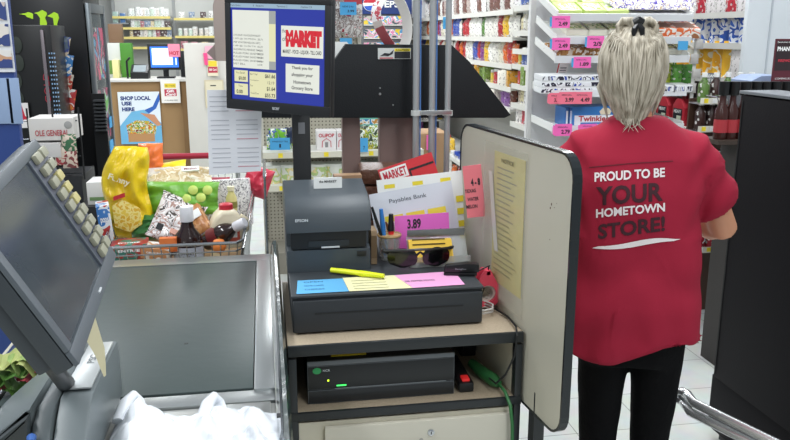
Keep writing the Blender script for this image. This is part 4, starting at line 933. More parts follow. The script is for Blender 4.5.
for k, px in enumerate((573, 593, 612)): put(p_yel, ontray(1, px, .16), 0, ['yellow green pastry tray at left of second pastry shelf', 'yellow green pastry tray in middle left of second pastry shelf', 'yellow green pastry tray nearest the hair bun on second pastry shelf'][k], 'pastry tray', rx=tl[1][1])
for k, px in enumerate((657, 681)): put(p_box, ontray(1, px, .10), R(-6), ['orange and white pastry box just right of the woman\'s bun', 'orange and white pastry box at right end of second shelf'][k], 'pastry box', rx=tl[1][1])
for k, px in enumerate((560, 580, 600, 618)): put(p_brn, ontray(2, px, .14), R(5), ['brown pastry pack at left end of third pastry shelf', 'brown pastry pack second from left on third pastry shelf', 'brown pastry pack third from left on third pastry shelf', 'brown pastry pack beside the hair on third pastry shelf'][k], 'pastry pack', rx=tl[2][1])
for k, px in enumerate((663, 681)): put(p_yel, ontray(2, px, .16), 0, ['pale yellow tray right of the woman\'s head, third shelf', 'pale yellow tray at right end of third pastry shelf'][k], 'pastry tray', rx=tl[2][1])
for r_ in range(3):
    for k, px in enumerate((560, 600)): put(p_donut, ontray(3, px, .07 + .0 * k, r_ * .037 + .001), R((r_ * 5 + k * 3) % 4 - 2), 'white donut box with blue stripe stacked on the fourth shelf', 'donut box', 'white donut boxes stacked on fourth pastry shelf', rx=tl[3][1])
for k, px in enumerate((665, 682)): put(p_donut, ontray(3, px, .06, .001), 0, ['blue and white pack right of the woman\'s hair, fourth shelf', 'blue and white pack at right end of fourth shelf'][k], 'pack', rx=tl[3][1], scale=(.5, 1, 1.2))
p_greenbag = assorted(['#5a9a3a', '#b8c83a', '#4a8a34'], .11, .15, .06, 'green_snack_bag', 'bag')
for k, px in enumerate((655, 667, 679, 689)): put(p_greenbag, ontray(3, px, .2, .002), 0, 'green snack bag standing right of the woman\'s hair', 'snack bag', 'green snack bags right of the hair', rx=0)
# red leaflet, cakes box with lettering
T = tl[3][0]
lt_ = [W(556, 76, y=4.75), W(572, 60, y=4.75)]
card('curved_leaflet', W(562, 71, y=4.72), .07, .16, M('#efe8e8', .5), [('r', .0, .8, 1, 1, M('#c0303a', .5)), ('r', .0, 0, .12, .8, M('#c0303a', .5))] + [('r', .25, .1 + .1 * i, .85, .14 + .1 * i, M('#77707a', .6)) for i in range(6)], uv=(.25, .1, 1), label='red and white leaflet leaning on stacked donut boxes', cat='leaflet')
cb = thing('snack_cake_box', ontray(4, 594, .08), 'blue and white snack cake box beside the woman\'s left shoulder', 'box')
c0_ = wloc(cb); bx0, bx1 = W(573, 116, y=4.60).x, W(614, 116, y=4.60).x
b = B(); b.box(bx0, bx1, 4.60, 4.80, c0_.z, c0_.z + .125, M('#3c7cc0', .35), .002); b.obj('carton', cb)
b = B(); b.box(bx0 + .01, bx1 - .01, 4.597, 4.5995, c0_.z + .012, c0_.z + .072, M('#eef2f6', .4)); b.text('Twinkies', ((bx0 + bx1) / 2, 4.5965, c0_.z + .052), EX, (0, 0, 1), .20, .036, M('#b8303a', .5), .03); b.box(bx0 + .05, bx1 - .05, 4.5962, 4.5968, c0_.z + .016, c0_.z + .028, M('#3c7cc0', .4)); b.lathe([(.001, -.0), (.03, 0), (.04, .02), (.02, .04), (.001, .045)], M('#e8dcc0', .5), (bx1 - .06, 4.597, c0_.z + .075), sy=.05); b.obj('front_print', cb)
for k, px in enumerate((567, 571)):
    x = W(px, 116, y=4.62).x; b = B(); b.box(x - .010, x + .010, 4.62, 4.80, c0_.z, c0_.z + .12, M('#3a74b8', .35), .002); b.box(x - .006, x + .006, 4.6185, 4.6195, c0_.z + .02, c0_.z + .1, M('#e6ecf2', .4)); tag(b.obj('snack_cake_box', loc=(x, 4.7, c0_.z)), ['thin blue snack box on edge, leftmost on fifth shelf', 'thin blue snack box on edge between its twin and the lettered box'][k], 'box')
# pink price cards
pkc = M('#f56bb8', .55); pkr = M('#f4788f', .55)
for k, (x0, y0, x1, y1, m, tx, lb) in enumerate(((552, 16, 570, 28, pkc, '2.49', 'pink price card on the top pastry shelf, far left'), (552, 38, 570, 50, pkc, '2.49', 'pink price card left on the second pastry shelf edge'), (587, 36, 604, 48, pkc, '2/5', 'pink price card right on the second pastry shelf edge'), (573.5, 57, 591, 68, pkc, '1.89', 'pink price card under the third pastry shelf, center'), (549, 93, 563, 104, pkr, '3.49', 'salmon price card at left below the donut boxes'), (559, 92, 576, 104, pkr, '3.99', 'salmon price card in middle below donut boxes'), (574, 92, 592, 104, pkr, '4.49', 'salmon price card right below donut boxes'), (555, 124, 572, 136, pkc, '2.79', 'pink price card low left below the snack cake boxes'), (580, 124, 597, 133, pkc, '2.99', 'pink price card below lettered snack cake box'), (636, 90, 657, 101, pkc, '2.50', 'pink price card peeking out right of the woman\'s neck'))):
    pcard('price_card', x0, y0, x1, y1, 4.52 - .003 * (k % 3), m, [('t', tx, .62, .35, .5, .35, ink, .03), ('t', 'SPECIAL', .45, .75, .6, .12, ink), ('r', -.12, 0.1, 0, .9, blue if m is pkc and k < 4 else m)], label=lb, cat='price card')
pcard('shelf_flag', 678, 41, 688, 50, 4.51, blue, label='small light blue flag hanging right of pastry shelves', cat='price card')

# ---------------- right aisle gondola with paper goods
HX = 2.95
g3 = shelf_unit('paper_goods_shelving', 'white shelving of paper towels and jugs right of the woman', (HX + .2, 5.2, 0))
b = B(); b.box(HX + .44, HX + .46, 4.5, 8.0, 0, 2.3, M('#77706a', .6)); b.obj('back_panel', g3)
b = B(); b.box(HX - .03, HX + .9, 4.46, 4.498, 0, 2.4, M('#d2d8dc', .45), .003); b.box(HX + .12, HX + .13, 4.452, 4.4595, 0, 2.4, M('#b9c0c6', .45)); b.obj('end_panel', g3)
hz = [W(740, py, x=HX).z for py in (-22, 12, 44, 80)] + [W(700, 131, x=HX).z, .55, .17]
for z in hz:
    b = B(); b.box(HX, HX + .43, 4.52, 8.0, z - .022, z, shelfm if z != hz[1] else M('#3a3a3a', .5)); s_ = b.obj('shelf', g3)
    b = B(); b.box(HX - .006, HX - .0005, 4.52, 8.0, z - .034, z + .004, M('#cfcfca', .4)); b.obj('price_strip', s_)
b = B(); b.box(HX, HX + .43, 4.52, 8.0, 0, .14, M('#8a8a84', .6)); b.obj('base_plinth', g3)
def towelpack(cols, w, h, d, seed=0):
    b = B(); m = PM(cols, 12, .3, seed); n_ = 3
    for k in range(n_):
        x = -w / 2 + w * (k + .5) / n_; b.lathe([(.001, 0), (w / n_ * .5, .004), (w / n_ * .52, h * .5), (w / n_ * .5, h - .004), (.001, h)], m, (x, 0, 0), 12, sy=d / (w / n_))
    return proto(b, 'paper_towel_pack')
tb = towelpack(['#e8ecf2', '#2c5ab8', '#e8ecf2', '#3a6ac8', '#eef0f4'], .32, .21, .22)
ty = towelpack(['#f0b832', '#f0b832', '#f2c040', '#f4f0e0', '#eeb02c'], .34, .24, .24)
tg = towelpack(['#7ab83a', '#e8efe0', '#4a9a3a', '#d8e4a8'], .26, .22, .2)
tr = assorted(['#c02a3c', '#e8e4e4', '#b82438'], .12, .2, .12, 'red_package')
row(tr, (HX + .08, 4.55, hz[1]), (HX + .08, 5.5, hz[1]), 8, 'red and white package on dark high shelf above towels', 'package', 'red packages on the high dark shelf', R(-90))
row(tb, (HX + .14, 4.56, hz[2]), (HX + .14, 5.56, hz[2]), 3, 'blue and white paper towel pack on upper right shelf', 'paper towels', 'blue and white paper towel packs', R(-90))
put(tg, (HX + .14, 5.78, hz[2]), R(-90), 'green and white roll pack left of the blue towel packs', 'paper towels')
put(tr, (HX + .07, 4.60, hz[3]), R(-90), 'red package with white letters right of yellow towel packs', 'package')
row(ty, (HX + .14, 4.70, hz[3]), (HX + .14, 5.40, hz[3]), 2, 'yellow paper towel pack with white splash at middle shelf', 'paper towels', 'yellow paper towel packs on the middle right shelf', R(-90))
row(tg, (HX + .14, 5.5, hz[3]), (HX + .14, 6.7, hz[3]), 4, 'green and white tissue pack left of the yellow towels', 'paper towels', 'green tissue packs beside yellow towels', R(-90))
jb = B(); jb.prism([(-.08, 0), (.08, 0), (.085, .02), (.085, .13), (.05, .17), (.02, .19), (-.03, .19), (-.085, .14)], 1, -.05, .05, M('#b8303e', .35), .01)
jb.box(-.06, .06, -.052, -.0502, .03, .12, M('#20252c', .4)); jb.text('HEAVY', (0, -.0525, .10), EX, EZ, .1, .025, paper, .03); jb.box(-.01, .05, -.0523, -.0519, .035, .07, M('#cfd8c0', .5)); jb.lathe([(.022, .188), (.022, .22), (.001, .22)], M('#7a1a24', .4)); jb = proto(jb, 'detergent_jug')
row(jb, (HX + .08, 4.95, hz[4]), (HX + .08, 6.3, hz[4]), 6, 'red detergent jug with black label on lower right shelf', 'jug', 'red jugs on the lower right shelf', R(-90))
row(pk_mix, (HX + .08, 4.6, hz[5]), (HX + .08, 6.3, hz[5]), 10, 'assorted bag on the lowest shelf right of the woman', 'bag', 'assorted bags on low right shelf', R(-90))
row(jb, (HX + .08, 4.6, hz[0]), (HX + .08, 6.3, hz[0]), 5, 'red jug on the highest right shelf', 'jug', 'red jugs on highest shelf', R(-90))
# hanging clip strip with hooks
cs = thing('clip_strip', W(697, 40, y=4.6), 'long white clip strip with grey tags hanging beside yellow towels', 'clip strip')
a, c = W(697, 36, y=4.6), W(695, 102, y=4.6)
b = B(); b.tube([(2.62, 4.602, a.z - .01), (a.x, 4.602, a.z - .01)], .003, steel, 6); b.obj('hook_wire', cs)
b = B(); b.box(a.x - .012, a.x + .012, 4.60, 4.604, c.z, a.z, M('#d6d6d2', .4), .001); b.obj('strip', cs)
for k in range(4):
    z = a.z - .09 * k - .05; b = B(); b.bag(.06, .06, .02, M('#b9b6b2', .3), nx=5, nz=5); 
    o = b.obj('tag', cs, local=True); o.location = Vector((a.x + .012 * (-1) ** k, 4.585, z - .03)) - wloc(cs)
hr = thing('wire_hook_rack', (2.42, 3.95, 0), 'wire hook rack with price strips left of the black cabinet', 'rack')
pcard('sign_board', 702, 73, 720, 94, 4.03, M('#77787c', .5), [('r', .02, .02, .98, .5, PM(['#6a5a5c', '#a8a4a2', '#8a4a4c', '#c8c4c0'], 30)), ('t', 'CLEANUP', .5, .86, .85, .14, paper, .03), ('t', 'THE MESS', .5, .66, .85, .14, paper, .03)], parent=hr)
q_ = W(711, 94, y=4.035); b = B(); b.box(q_.x - .01, q_.x + .01, 4.045, 4.055, 0, q_.z + .05, steel); b.obj('sign_post', hr)
rx0, rx1 = W(699, 120, y=3.9).x, W(735, 120, y=3.9).x
for z in (W(712, 99, y=3.9).z, W(712, 127, y=3.9).z, .72, .42):
    b = B(); b.box(rx0, rx1 + .35, 3.90, 3.903, z - .028, z + .006, M('#e2e0d2', .4)); 
    for k in range(4): b.box(rx0 + .02 + k * .05, rx0 + .045 + k * .05, 3.8992, 3.8998, z - .022, z + .002, [yel, paper][k % 2])
    s_ = b.obj('price_strip', hr); b = B(); b.box(rx0, rx1 + .35, 3.905, 4.02, z - .03, z - .024, steel); b.obj('shelf', hr)
for k in range(4):
    for zz in (W(712, 99, y=3.9).z + .02, W(712, 127, y=3.9).z - .12, .60):
        x = rx0 + .03 + k * .052; b = B(); b.tube([(x, 3.9, zz), (x, 3.80, zz), (x, 3.78, zz - .02), (x, 3.78, zz - .10), (x, 3.80, zz - .12)], .003, chrome, 6); b.obj('hook', hr)
b = B(); b.box(rx0 + .01, rx1 + .35, 4.025, 4.04, 0, W(712, 100, y=3.9).z, M('#4a3226', .6)); b.obj('back_panel', hr)
bb = B(); bb.lathe([(.001, 0), (.028, 0), (.03, .01), (.03, .13), (.015, .165), (.014, .20)], M('#3a1c18', .2), n=12); bb.lathe([(.031, .03), (.0312, .09)], M('#a83038', .5), n=12); bb.lathe([(.022, .20), (.024, .205), (.024, .262), (.001, .262)], M('#0f1012', .35), n=12); bb = proto(bb, 'sauce_bottle')
pj = assorted(['#a8303c', '#3a2420', '#c8c0b0', '#5a7a3a', '#2a2024'], .06, .16, .05, 'condiment_bottle', 'bottle')
for i, z in enumerate((W(712, 127, y=3.9).z, .72, .42)):
    for k in range(6): put(pj, (rx0 + .045 + k * .066, 3.965, z - .023), 0, 'dark condiment bottle on ' + ['upper', 'middle', 'low'][i] + ' shelf of wire hook rack', 'bottle', ['upper', 'middle', 'low'][i] + ' hook rack bottles')
for k in range(5): put(pj, (rx0 + .05 + k * .07, 3.965, W(712, 99, y=3.9).z - .023), 0, 'dark condiment bottle on top tier of wire hook rack', 'bottle', 'top hook rack bottles')
for k, (px, py) in enumerate(((723, 100), (733, 100), (744, 101), (755, 101), (764, 101), (774, 101), (785, 102))):
    Yb = 3.3; c = W(px, py, y=Yb); zc = W(px, 81.5, y=Yb).z
    put(bb, (c.x, Yb, zc - .262), 0, ['black capped bottle leftmost, beside the wire hooks', 'black capped bottle second from left, just left of cabinet corner', 'black capped bottle third from left above cabinet', 'black capped bottle fourth from left above cabinet', 'black capped bottle fifth from left above cabinet', 'black capped bottle under the maroon poster, left one', 'black capped bottle at the right edge of the picture'][k], 'bottle')
br_ = thing('bottle_rack', (2.35, 3.35, 0), 'dark bottle rack standing behind the black cabinet', 'rack')
zc = W(740, 81.5, y=3.3).z - .262
b = B(); b.box(W(715, 100, y=3.3).x, W(805, 100, y=3.3).x, 3.24, 3.40, zc - .02, zc - .0005, M('#3a2e26', .5)); b.obj('rack_shelf', br_)
b = B(); b.box(W(738, 100, y=3.3).x, W(805, 100, y=3.3).x, 3.24, 3.40, 0, zc - .0205, M('#2a2624', .6)); b.obj('rack_body', br_)
pcard('maroon_poster', 774, 39, 800, 84, 3.5, M('#5a2430', .5), [('r', .04, .3, .96, .96, M('#2f2226', .5)), ('t', 'Seasons in the', .4, .93, .7, .035, paper), ('t', 'PHANTOM', .5, .78, .85, .10, paper, .04), ('t', 'FIREWORKS', .5, .52, .7, .06, M('#c83a4a', .5), .03), ('t', 'COMING SOON', .5, .12, .8, .04, paper)], th=.008, label='maroon poster with white letters at the right picture edge', cat='poster')
b = B(); pp = [W(742, 80, y=3.7), W(752, 75, y=3.7), W(765, 74, y=3.75), W(776, 80, y=3.75)]
b.prism([(p.x, p.z) for p in pp] + [(pp[3].x, pp[3].z - .05), (pp[0].x, pp[0].z - .05)], 1, 3.62, 3.8, M('#8fa0bf', .4), .006); b.box(pp[0].x, pp[3].x, 3.60, 3.82, 0, pp[0].z - .051, M('#5a5c62', .6)); tag(b.obj('covered_bin', loc=(pp[1].x, 3.7, 0)), 'bin with grey blue cover behind the black capped bottles', 'bin')

# ---------------- black cabinet right
cxl = W(742, 95, y=2.6).x; ztop = W(742, 95, y=2.6).z
bc = thing('black_cabinet', (cxl, 2.6, 0), 'large matte black cabinet filling the right side of the picture', 'cabinet')
q_ = W(790, 101, z=ztop); bc.rotation_euler = (0, 0, math.atan2(q_.y - 2.6, q_.x - cxl))
mk = M('#0e0c10', .6, var=.15, vs=3, bump=.05, bs=120, spec=.12)
b = B(); b.box(cxl, cxl + .75, 2.60, 2.74, .285, ztop, mk, .004); b.obj('cabinet_body', bc)
b = B(); b.box(cxl - .018, cxl - .001, 2.62, 2.74, .285, ztop + .004, M('#1c1d22', .35), .003); b.box(cxl + .008, cxl + .012, 2.598, 2.5995, .30, ztop - .02, M('#050506', .6)); b.obj('side_trim', bc)
b = B(); b.box(cxl - .012, cxl + .76, 2.595, 2.75, ztop + .0045, ztop + .016, M('#6a6e74', .3), .003); b.obj('top_edge', bc)
b = B(); b.box(cxl - .022, cxl + .76, 2.61, 2.80, 0.06, .284, mk, .004); b.box(cxl - .01, cxl + .74, 2.66, 2.78, 0, .06, black); b.obj('base', bc)
# chrome rail lower right
cr_ = thing('chrome_rail', (1.15, 1.7, 0), 'double chrome tube bumper rail at the lower right corner', 'rail')
zr = .64
railm = M('#dcdedf', .25, .75)
P1 = [W(*p, z=zr) for p in ((830, 470), (765, 438), (694, 403), (687, 394))]; P2 = [W(*p, z=zr - .03) for p in ((683, 402), (690, 412), (746, 440), (815, 474))]
b = B(); b.tube(P1, .0125, railm, 12); b.obj('upper_tube', cr_)
b = B(); b.tube(P2, .0125, railm, 12); b.obj('lower_tube', cr_)
b = B(); m_ = (P1[3] + P2[0]) / 2; ot = (P1[3] - P1[0]).normalized(); b.tube([P1[3], P1[3] + ot * .018 + EZ * .0, m_ + ot * .03, P2[0] + ot * .018, P2[0]], .0125, railm, 12); b.obj('end_loop', cr_)
b = B(); b.tube([(P1[1].x + .05, P1[1].y - .03, 0), (P1[1].x + .05, P1[1].y - .03, P1[1].z - .03)], .012, chrome, 12); b.obj('support_leg', cr_)

# ================================================================ FAR LEFT: service counter, wall shelves, coolers
sv = thing('service_counter', (-1.3, 9.8, 0), 'service counter wrapped in brown paper at the far left', 'counter')
sx0, sx1 = W(108, 100, y=9.5).x, W(191, 100, y=9.5).x; zs = W(150, 79, y=9.5).z
b = B(); b.box(sx0, sx1, 9.5, 10.1, 0, zs - .03, M('#9c7c54', .7, var=.12, vs=3)); b.obj('paper_front', sv)
b = B(); b.box(sx0 - .02, sx1 + .02, 9.46, 10.1, zs - .03, zs, M('#d8d6d0', .4), .004); b.obj('counter_top', sv)
b = B(); b.box(sx1 - .10, sx1 + .005, 9.48, 9.4995, 0, zs - .03, M('#8a6a44', .7)); b.obj('corner_fold', sv)
pcard('store_poster', 119.5, 92, 161, 144, 9.47, M('#dfe8ee', .5), [('q', [(.52, .62), (.82, .72), (1, .98), (1, .84), (.9, .68), (.72, .58)], M('#2f62b4', .5)), ('q', [(0, 0), (1, 0), (1, .4), (.6, .66), (.3, .62), (0, .35)], M('#6fb4da', .5)), ('t', 'SHOP LOCAL', .42, .88, .72, .08, M('#1f3878', .5), .05), ('t', 'USE', .2, .78, .24, .075, M('#1f3878', .5), .05), ('t', 'HERE', .23, .67, .30, .075, M('#1f3878', .5), .05),
    ('q', [(.5, .6), (.85, .56), (1, .36), (.9, .34), (.68, .5)], M('#c98e6a', .5)), ('q', [(.18, .18), (.85, .18), (.88, .34), (.7, .44), (.4, .46), (.15, .36)], PM(['#c8442e', '#e2b83a', '#4a8a34', '#e8e0c8', '#7a2a2a'], 28)), ('r', .18, .04, .82, .2, M('#b98a5a', .6))], label='blue and white poster about shopping local on the brown counter', cat='poster')
pcard('gift_flyer', 161, 80, 180, 103, 9.45, M('#e9e6e0', .5), [('r', .2, .66, .8, .85, M('#e8cf3a', .5)), ('r', .18, .3, .82, .6, M('#b8324a', .5)), ('t', 'Gift', .5, .52, .4, .12, paper, .03), ('t', 'Card', .5, .38, .5, .12, paper, .03), ('t', 'GET YOURS', .5, .75, .5, .07, ink), ('t', 'AVAILABLE HERE', .5, .12, .7, .05, ink)], label='white gift card flyer hanging at top of the brown counter', cat='flyer')
# counter top things
mo = thing('office_monitor', (W(164, 76, y=9.65).x, 9.7, zs), 'computer monitor with blue and white screen on service counter', 'monitor')
mx0, mx1 = W(148, 60, y=9.6).x, W(181, 60, y=9.6).x; mz0, mz1 = W(160, 70, y=9.6).z, W(160, 44, y=9.6).z
b = B(); b.box(mx0, mx1, 9.6, 9.65, mz0, mz1, black, .006); b.obj('bezel', mo)
b = B(); b.box(mx0 + .03, mx1 - .03, 9.597, 9.5995, mz0 + .03, mz1 - .03, M('#2f6ae0', .4, emit=.9)); b.box(mx0 + .05, mx0 + .28, 9.595, 9.5965, mz0 + .06, mz1 - .05, M('#dfe8f4', .4, emit=.9)); b.box(mx0 + .31, mx1 - .05, 9.595, 9.5965, mz0 + .06, mz0 + .14, M('#dfe8f4', .4, emit=.9)); b.obj('screen', mo)
b = B(); b.box((mx0 + mx1) / 2 - .1, (mx0 + mx1) / 2 + .1, 9.58, 9.75, zs + .0005, zs + .02, black, .004); b.box((mx0 + mx1) / 2 - .03, (mx0 + mx1) / 2 + .03, 9.655, 9.69, zs + .02, mz0 + .1, black); b.obj('stand', mo)
pcard('pink_note', 168, 44, 180, 57, 9.57, M('#f290a8', .5), [('t', 'HOT', .5, .3, .8, .3, red, .04)], label='pink red note taped to the office monitor', cat='note')
tm = thing('card_terminal', (W(140, 76, y=9.6).x, 9.65, zs), 'small dark card terminal left of office monitor', 'terminal')
tx = wloc(tm).x
b = B(); b.prism([(9.55, zs + .0005), (9.55, zs + .07), (9.7, zs + .16), (9.75, zs + .16), (9.75, zs + .0005)], 0, tx - .1, tx + .1, black, .006); b.obj('body', tm)
b = B(); b.quad((tx - .07, 9.563, zs + .082), (tx + .07, 9.563, zs + .082), (tx + .07, 9.68, zs + .152), (tx - .07, 9.68, zs + .152), M('#8a9498', .3)); b.obj('screen', tm)
for (x0, y0, x1, y1, Y_, col, nm, lb) in ((107, 43, 122, 75, 9.9, '#d3d6cf', 'white_carton', 'white carton with green corner on service counter left'), (122, 43, 131, 76, 9.88, '#4a8a2e', 'green_carton', 'tall green carton left of the card terminal'), (109, 24, 121, 42.5, 10.0, '#7c5f46', 'cardboard_box', 'brown cardboard box above the white carton'), (181, 51, 191, 74, 9.85, '#26282c', 'speaker_box', 'small black box right of the office monitor'), (113, 60, 118, 76, 9.78, '#e8e0a0', 'note_pad', 'yellow note pad leaning on the white carton')):
    a, c = W(x0, y1, y=Y_), W(x1, y0, y=Y_)
    zb = zs + .001 if nm != 'cardboard_box' else W(110, 43, y=9.9).z + .002
    b = B(); b.box(a.x, c.x, Y_, Y_ + .12, zb, c.z, M(col, .6), .004); b.box(a.x + .03, c.x - .03, Y_ - .003, Y_ - .0005, zb + .04, (zb + c.z) / 2, M('#6f9a4a' if nm == 'white_carton' else col, .5, var=.2)); tag(b.obj(nm, loc=((a.x + c.x) / 2, Y_, zb)), lb, 'box' if nm != 'note_pad' else 'note pad')
pd = B(); a = W(127, 70, y=9.6); pd.tube([(a.x, 9.62, zs + .001), (a.x, 9.62, zs + .2), (a.x + .04, 9.6, zs + .24)], .012, black, 8); tag(pd.obj('desk_phone_stand', loc=(a.x, 9.62, zs)), 'thin black stand beside the green carton', 'stand')
# wall shelves
ws = thing('wall_shelving', (-1.6, 12.1, 0), 'grey wall shelving of medicine bottles behind service counter', 'shelf')
wx0, wxm, wx1 = W(112, 20, y=12.0).x, W(173, 20, y=12.0).x, W(222, 20, y=12.0).x
b = B(); b.box(wx0, wx1 + .3, 12.2, 12.23, 0, 3.1, M('#b4b5b0', .6)); b.obj('back_panel', ws)
for x in (wx0, wxm, wx1):
    b = B(); b.box(x - .02, x + .02, 12.16, 12.199, 0, 3.1, M('#8d8f8e', .5)); b.obj('upright', ws)
SZ = []
for k, (py, xa, xb) in enumerate(((16.5, wx0, wxm), (27.5, wx0, wxm), (37, wx0, wxm), (18, wxm, wx1), (36, wxm, wx1), (49, wxm, wx1), (47, wx0, wxm), (2, wx0, wxm - .0))):
    z = W(150, py, y=11.9).z; SZ.append((z, xa, xb))
    if k == 7: continue
    b = B(); b.box(xa + .025, xb - .025, 11.9, 12.155, z - .02, z, M('#c9c8c0', .5)); s_ = b.obj('shelf', ws)
    b = B(); b.box(xa + .025, xb - .025, 11.893, 11.8995, z - .03, z + .004, M('#d8c878', .5)); b.obj('price_strip', s_)
pb_w = assorted(['#e6e8e6', '#dfe6e2', '#cfe0d2', '#e2dcd4', '#e8e8ea'], .07, .12, .07, 'medicine_bottle', 'jar')
pb_c = assorted(['#e0e0dc', '#b87a84', '#8a9ab0', '#d8c8a0', '#5a4a4a'], .09, .10, .07, 'medicine_box')
for k, (n, p, lb) in enumerate(((13, pb_w, 'white medicine bottle on upper left wall shelf'), (10, [pb_w, pb_c], 'small medicine pack on middle left wall shelf'), (9, [pb_c, pb_w], 'medicine pack on lower left wall shelf'), (4, pb_c, 'small carton on upper right wall shelf'), (8, pb_w, 'tiny white jar on lower right wall shelf'), (4, pb_c, 'small coloured carton on lowest right wall shelf'))):
    z, xa, xb = SZ[k]; row(p, (xa + (.25 if k < 3 else .06), 11.96, z), (xb - .05, 11.96, z), n, lb, lb.split(' on ')[0].split()[-1], lb.split(' on ')[1] + ' goods', 0, .012, .12)
b = B(); b.box(wx0 + .02, wx0 + .24, 11.9, 12.1, W(110, 24, y=11.95).z, W(110, 23, y=11.95).z, steel); z_ = W(110, 23, y=11.95).z
for k, (x, c_) in enumerate(((wx0 + .06, '#9fb8ae'), (wx0 + .16, '#4f76a8'))): b.box(x - .04, x + .04, 11.93, 12.0, z_, z_ + .16 - .02 * k, M(c_, .4), .006)
tag(b.obj('supply_tray', loc=(wx0 + .1, 12, z_)), 'tray with blue and grey containers at upper left of wall shelves', 'tray')
# white cabinet with posters
a, c = W(190, 150, y=9.3), W(224, 43, y=9.3)
wc = thing('white_cabinet', ((a.x + c.x) / 2, 9.4, 0), 'white upright cabinet right of brown service counter', 'cabinet')
b = B(); b.box(a.x, a.x + .58, 9.3, 9.5, 0, c.z, M('#cfccc4', .5), .004); b.obj('body', wc)
pcard('certificate', 205, 80, 224, 108, 9.28, M('#cfc3a4', .6), [('r', .06, .05, .94, .95, M('#ddd4b8', .6)), ('r', .3, .78, .6, .82, ink)] + [('r', .2, .15 + .1 * i, .8, .17 + .1 * i, M('#8a8068', .6)) for i in range(5)], parent=None, label='tan framed certificate on the white cabinet', cat='certificate')
pcard('cabinet_flyer', 207.5, 60, 218, 76, 9.27, M('#e8dcc0', .5), [('r', .1, .6, .9, .95, M('#e8cf3a', .5)), ('r', .05, .2, .95, .58, M('#b8324a', .5)), ('t', 'Gift Card', .5, .4, .7, .14, paper, .03)], label='small yellow and red flyer on the white cabinet', cat='flyer')
pcard('pink_sheet', 205, 46, 219, 59, 9.28, M('#e8b4c4', .5), label='pale pink sheet at the top of white cabinet', cat='paper')
b = B(); p0_, p1_ = W(205, 53, y=9.276), W(206.5, 65, y=9.276); b.tube([p0_, p1_], .022, M('#f0508c', .4), 8); tag(b.obj('pink_marker', loc=p0_), 'bright pink marker shape hanging on the white cabinet', 'marker')
b = B(); a, c = W(215.5, 61, y=6.0), W(226, 8, y=6.0)
b.prism([(a.x, a.z + .0), (c.x + .05, a.z), (c.x + .05, c.z + .4), (a.x + .0, c.z + .02)], 1, 6.0, 6.06, M('#a89a94', .4), .006); b.prism([(a.x - .06, a.z + .06), (a.x, a.z), (a.x, a.z + .12)], 1, 6.0, 6.05, M('#8a7c78', .4)); b.box(c.x + .01, c.x + .045, 6.01, 6.045, 0, a.z, steel); tag(b.obj('hanging_scale_post', loc=(c.x, 6, 0)), 'pinkish grey post with a pointed base left of the display', 'post')

# ---------------- energy drink cooler etc
fx = W(97, 100, y=5.0).x; fyb = W(112, 100, x=fx).y; fx0 = fx - .75
ec_ = thing('drink_cooler', ((fx + fx0) / 2, 5.4, 0), 'tall black drink cooler with green claw logo at left', 'cooler')
b = B(); b.box(fx0, fx - .03, 5.0, fyb, 0, 2.1, M('#0d0e10', .3, var=.1), .006); b.obj('housing', ec_)
b = B(); gp_ = M('#9fb0b4', .25, alpha=.10, spec=.2)
b.box(fx - .012, fx - .008, 5.06, fyb - .05, .15, 1.72, gp_); dgl = b.obj('glass_door', ec_)
b = B()
for (y0, y1, z0, z1) in ((5.0, 5.055, .1, 1.78), (fyb - .045, fyb, .1, 1.78), (5.055, fyb - .045, .1, .148), (5.055, fyb - .045, 1.725, 1.78)): b.box(fx - .022, fx, y0, y1, z0, z1, M('#7d8488', .3, .7), .002)
b.obj('door_frame', ec_)
b = B()
for k in range(4): b.box(fx - .029, fx - .014, 5.06, fyb - .05, .18 + k * .38, .50 + k * .38, PM(['#7ad04a', '#dfe8ea', '#16202a', '#e23a6a', '#1c2a34', '#4aa0d0', '#d8e86a'], 5, .3, stretch=(1, 1.5, 1.2)))
b.obj('drink_rows', ec_)
b = B(); b.box(fx - .008, fx - .004, 5.06, fyb - .05, .60, .64, blue); b.box(fx - .007, fx - .003, 5.35, 5.5, 1.0, 1.07, blue); b.box(fx - .007, fx - .003, 5.3, 5.42, .82, .92, blue); b.obj('price_tags', ec_)
# claw logo
cl_ = M('#a8d42a', .4, emit=0.0)
b = B()
for pts in ([(19, 14), (26, 13), (28, 12), (31, 13), (33, 14), (33, 19), (30, 18), (27, 17), (25, 15)], [(34, 13), (38, 12), (42, 10), (46, 12), (47, 14), (45, 18), (47, 23), (46, 30), (41, 30), (40, 25), (40, 18), (37, 14)], [(47, 16), (51, 14), (54, 12), (58, 14), (59, 18), (57, 24), (58, 29), (57, 34), (59, 38), (58, 45), (56, 43), (55, 34), (54, 26), (53, 18), (50, 17)]):
    P = [W(px, py, y=4.994) for px, py in pts]; n_ = len(P)
    b.prism([(p.x, p.z) for p in P], 1, 4.994, 4.999, cl_)
b.obj('claw_logo', ec_)
p = W(67, 74, y=4.99); b = B(); b.text('NSTER', p - Vector((.07, 0, 0)), EX, EZ, .22, .042, M('#c8cccd', .4), .03); q = W(66, 83, y=4.99); b.text('ENERGY', q - Vector((.02, 0, 0)), EX, EZ, .1, .018, M('#8fae2a', .4), .02); b.obj('lettering', ec_)
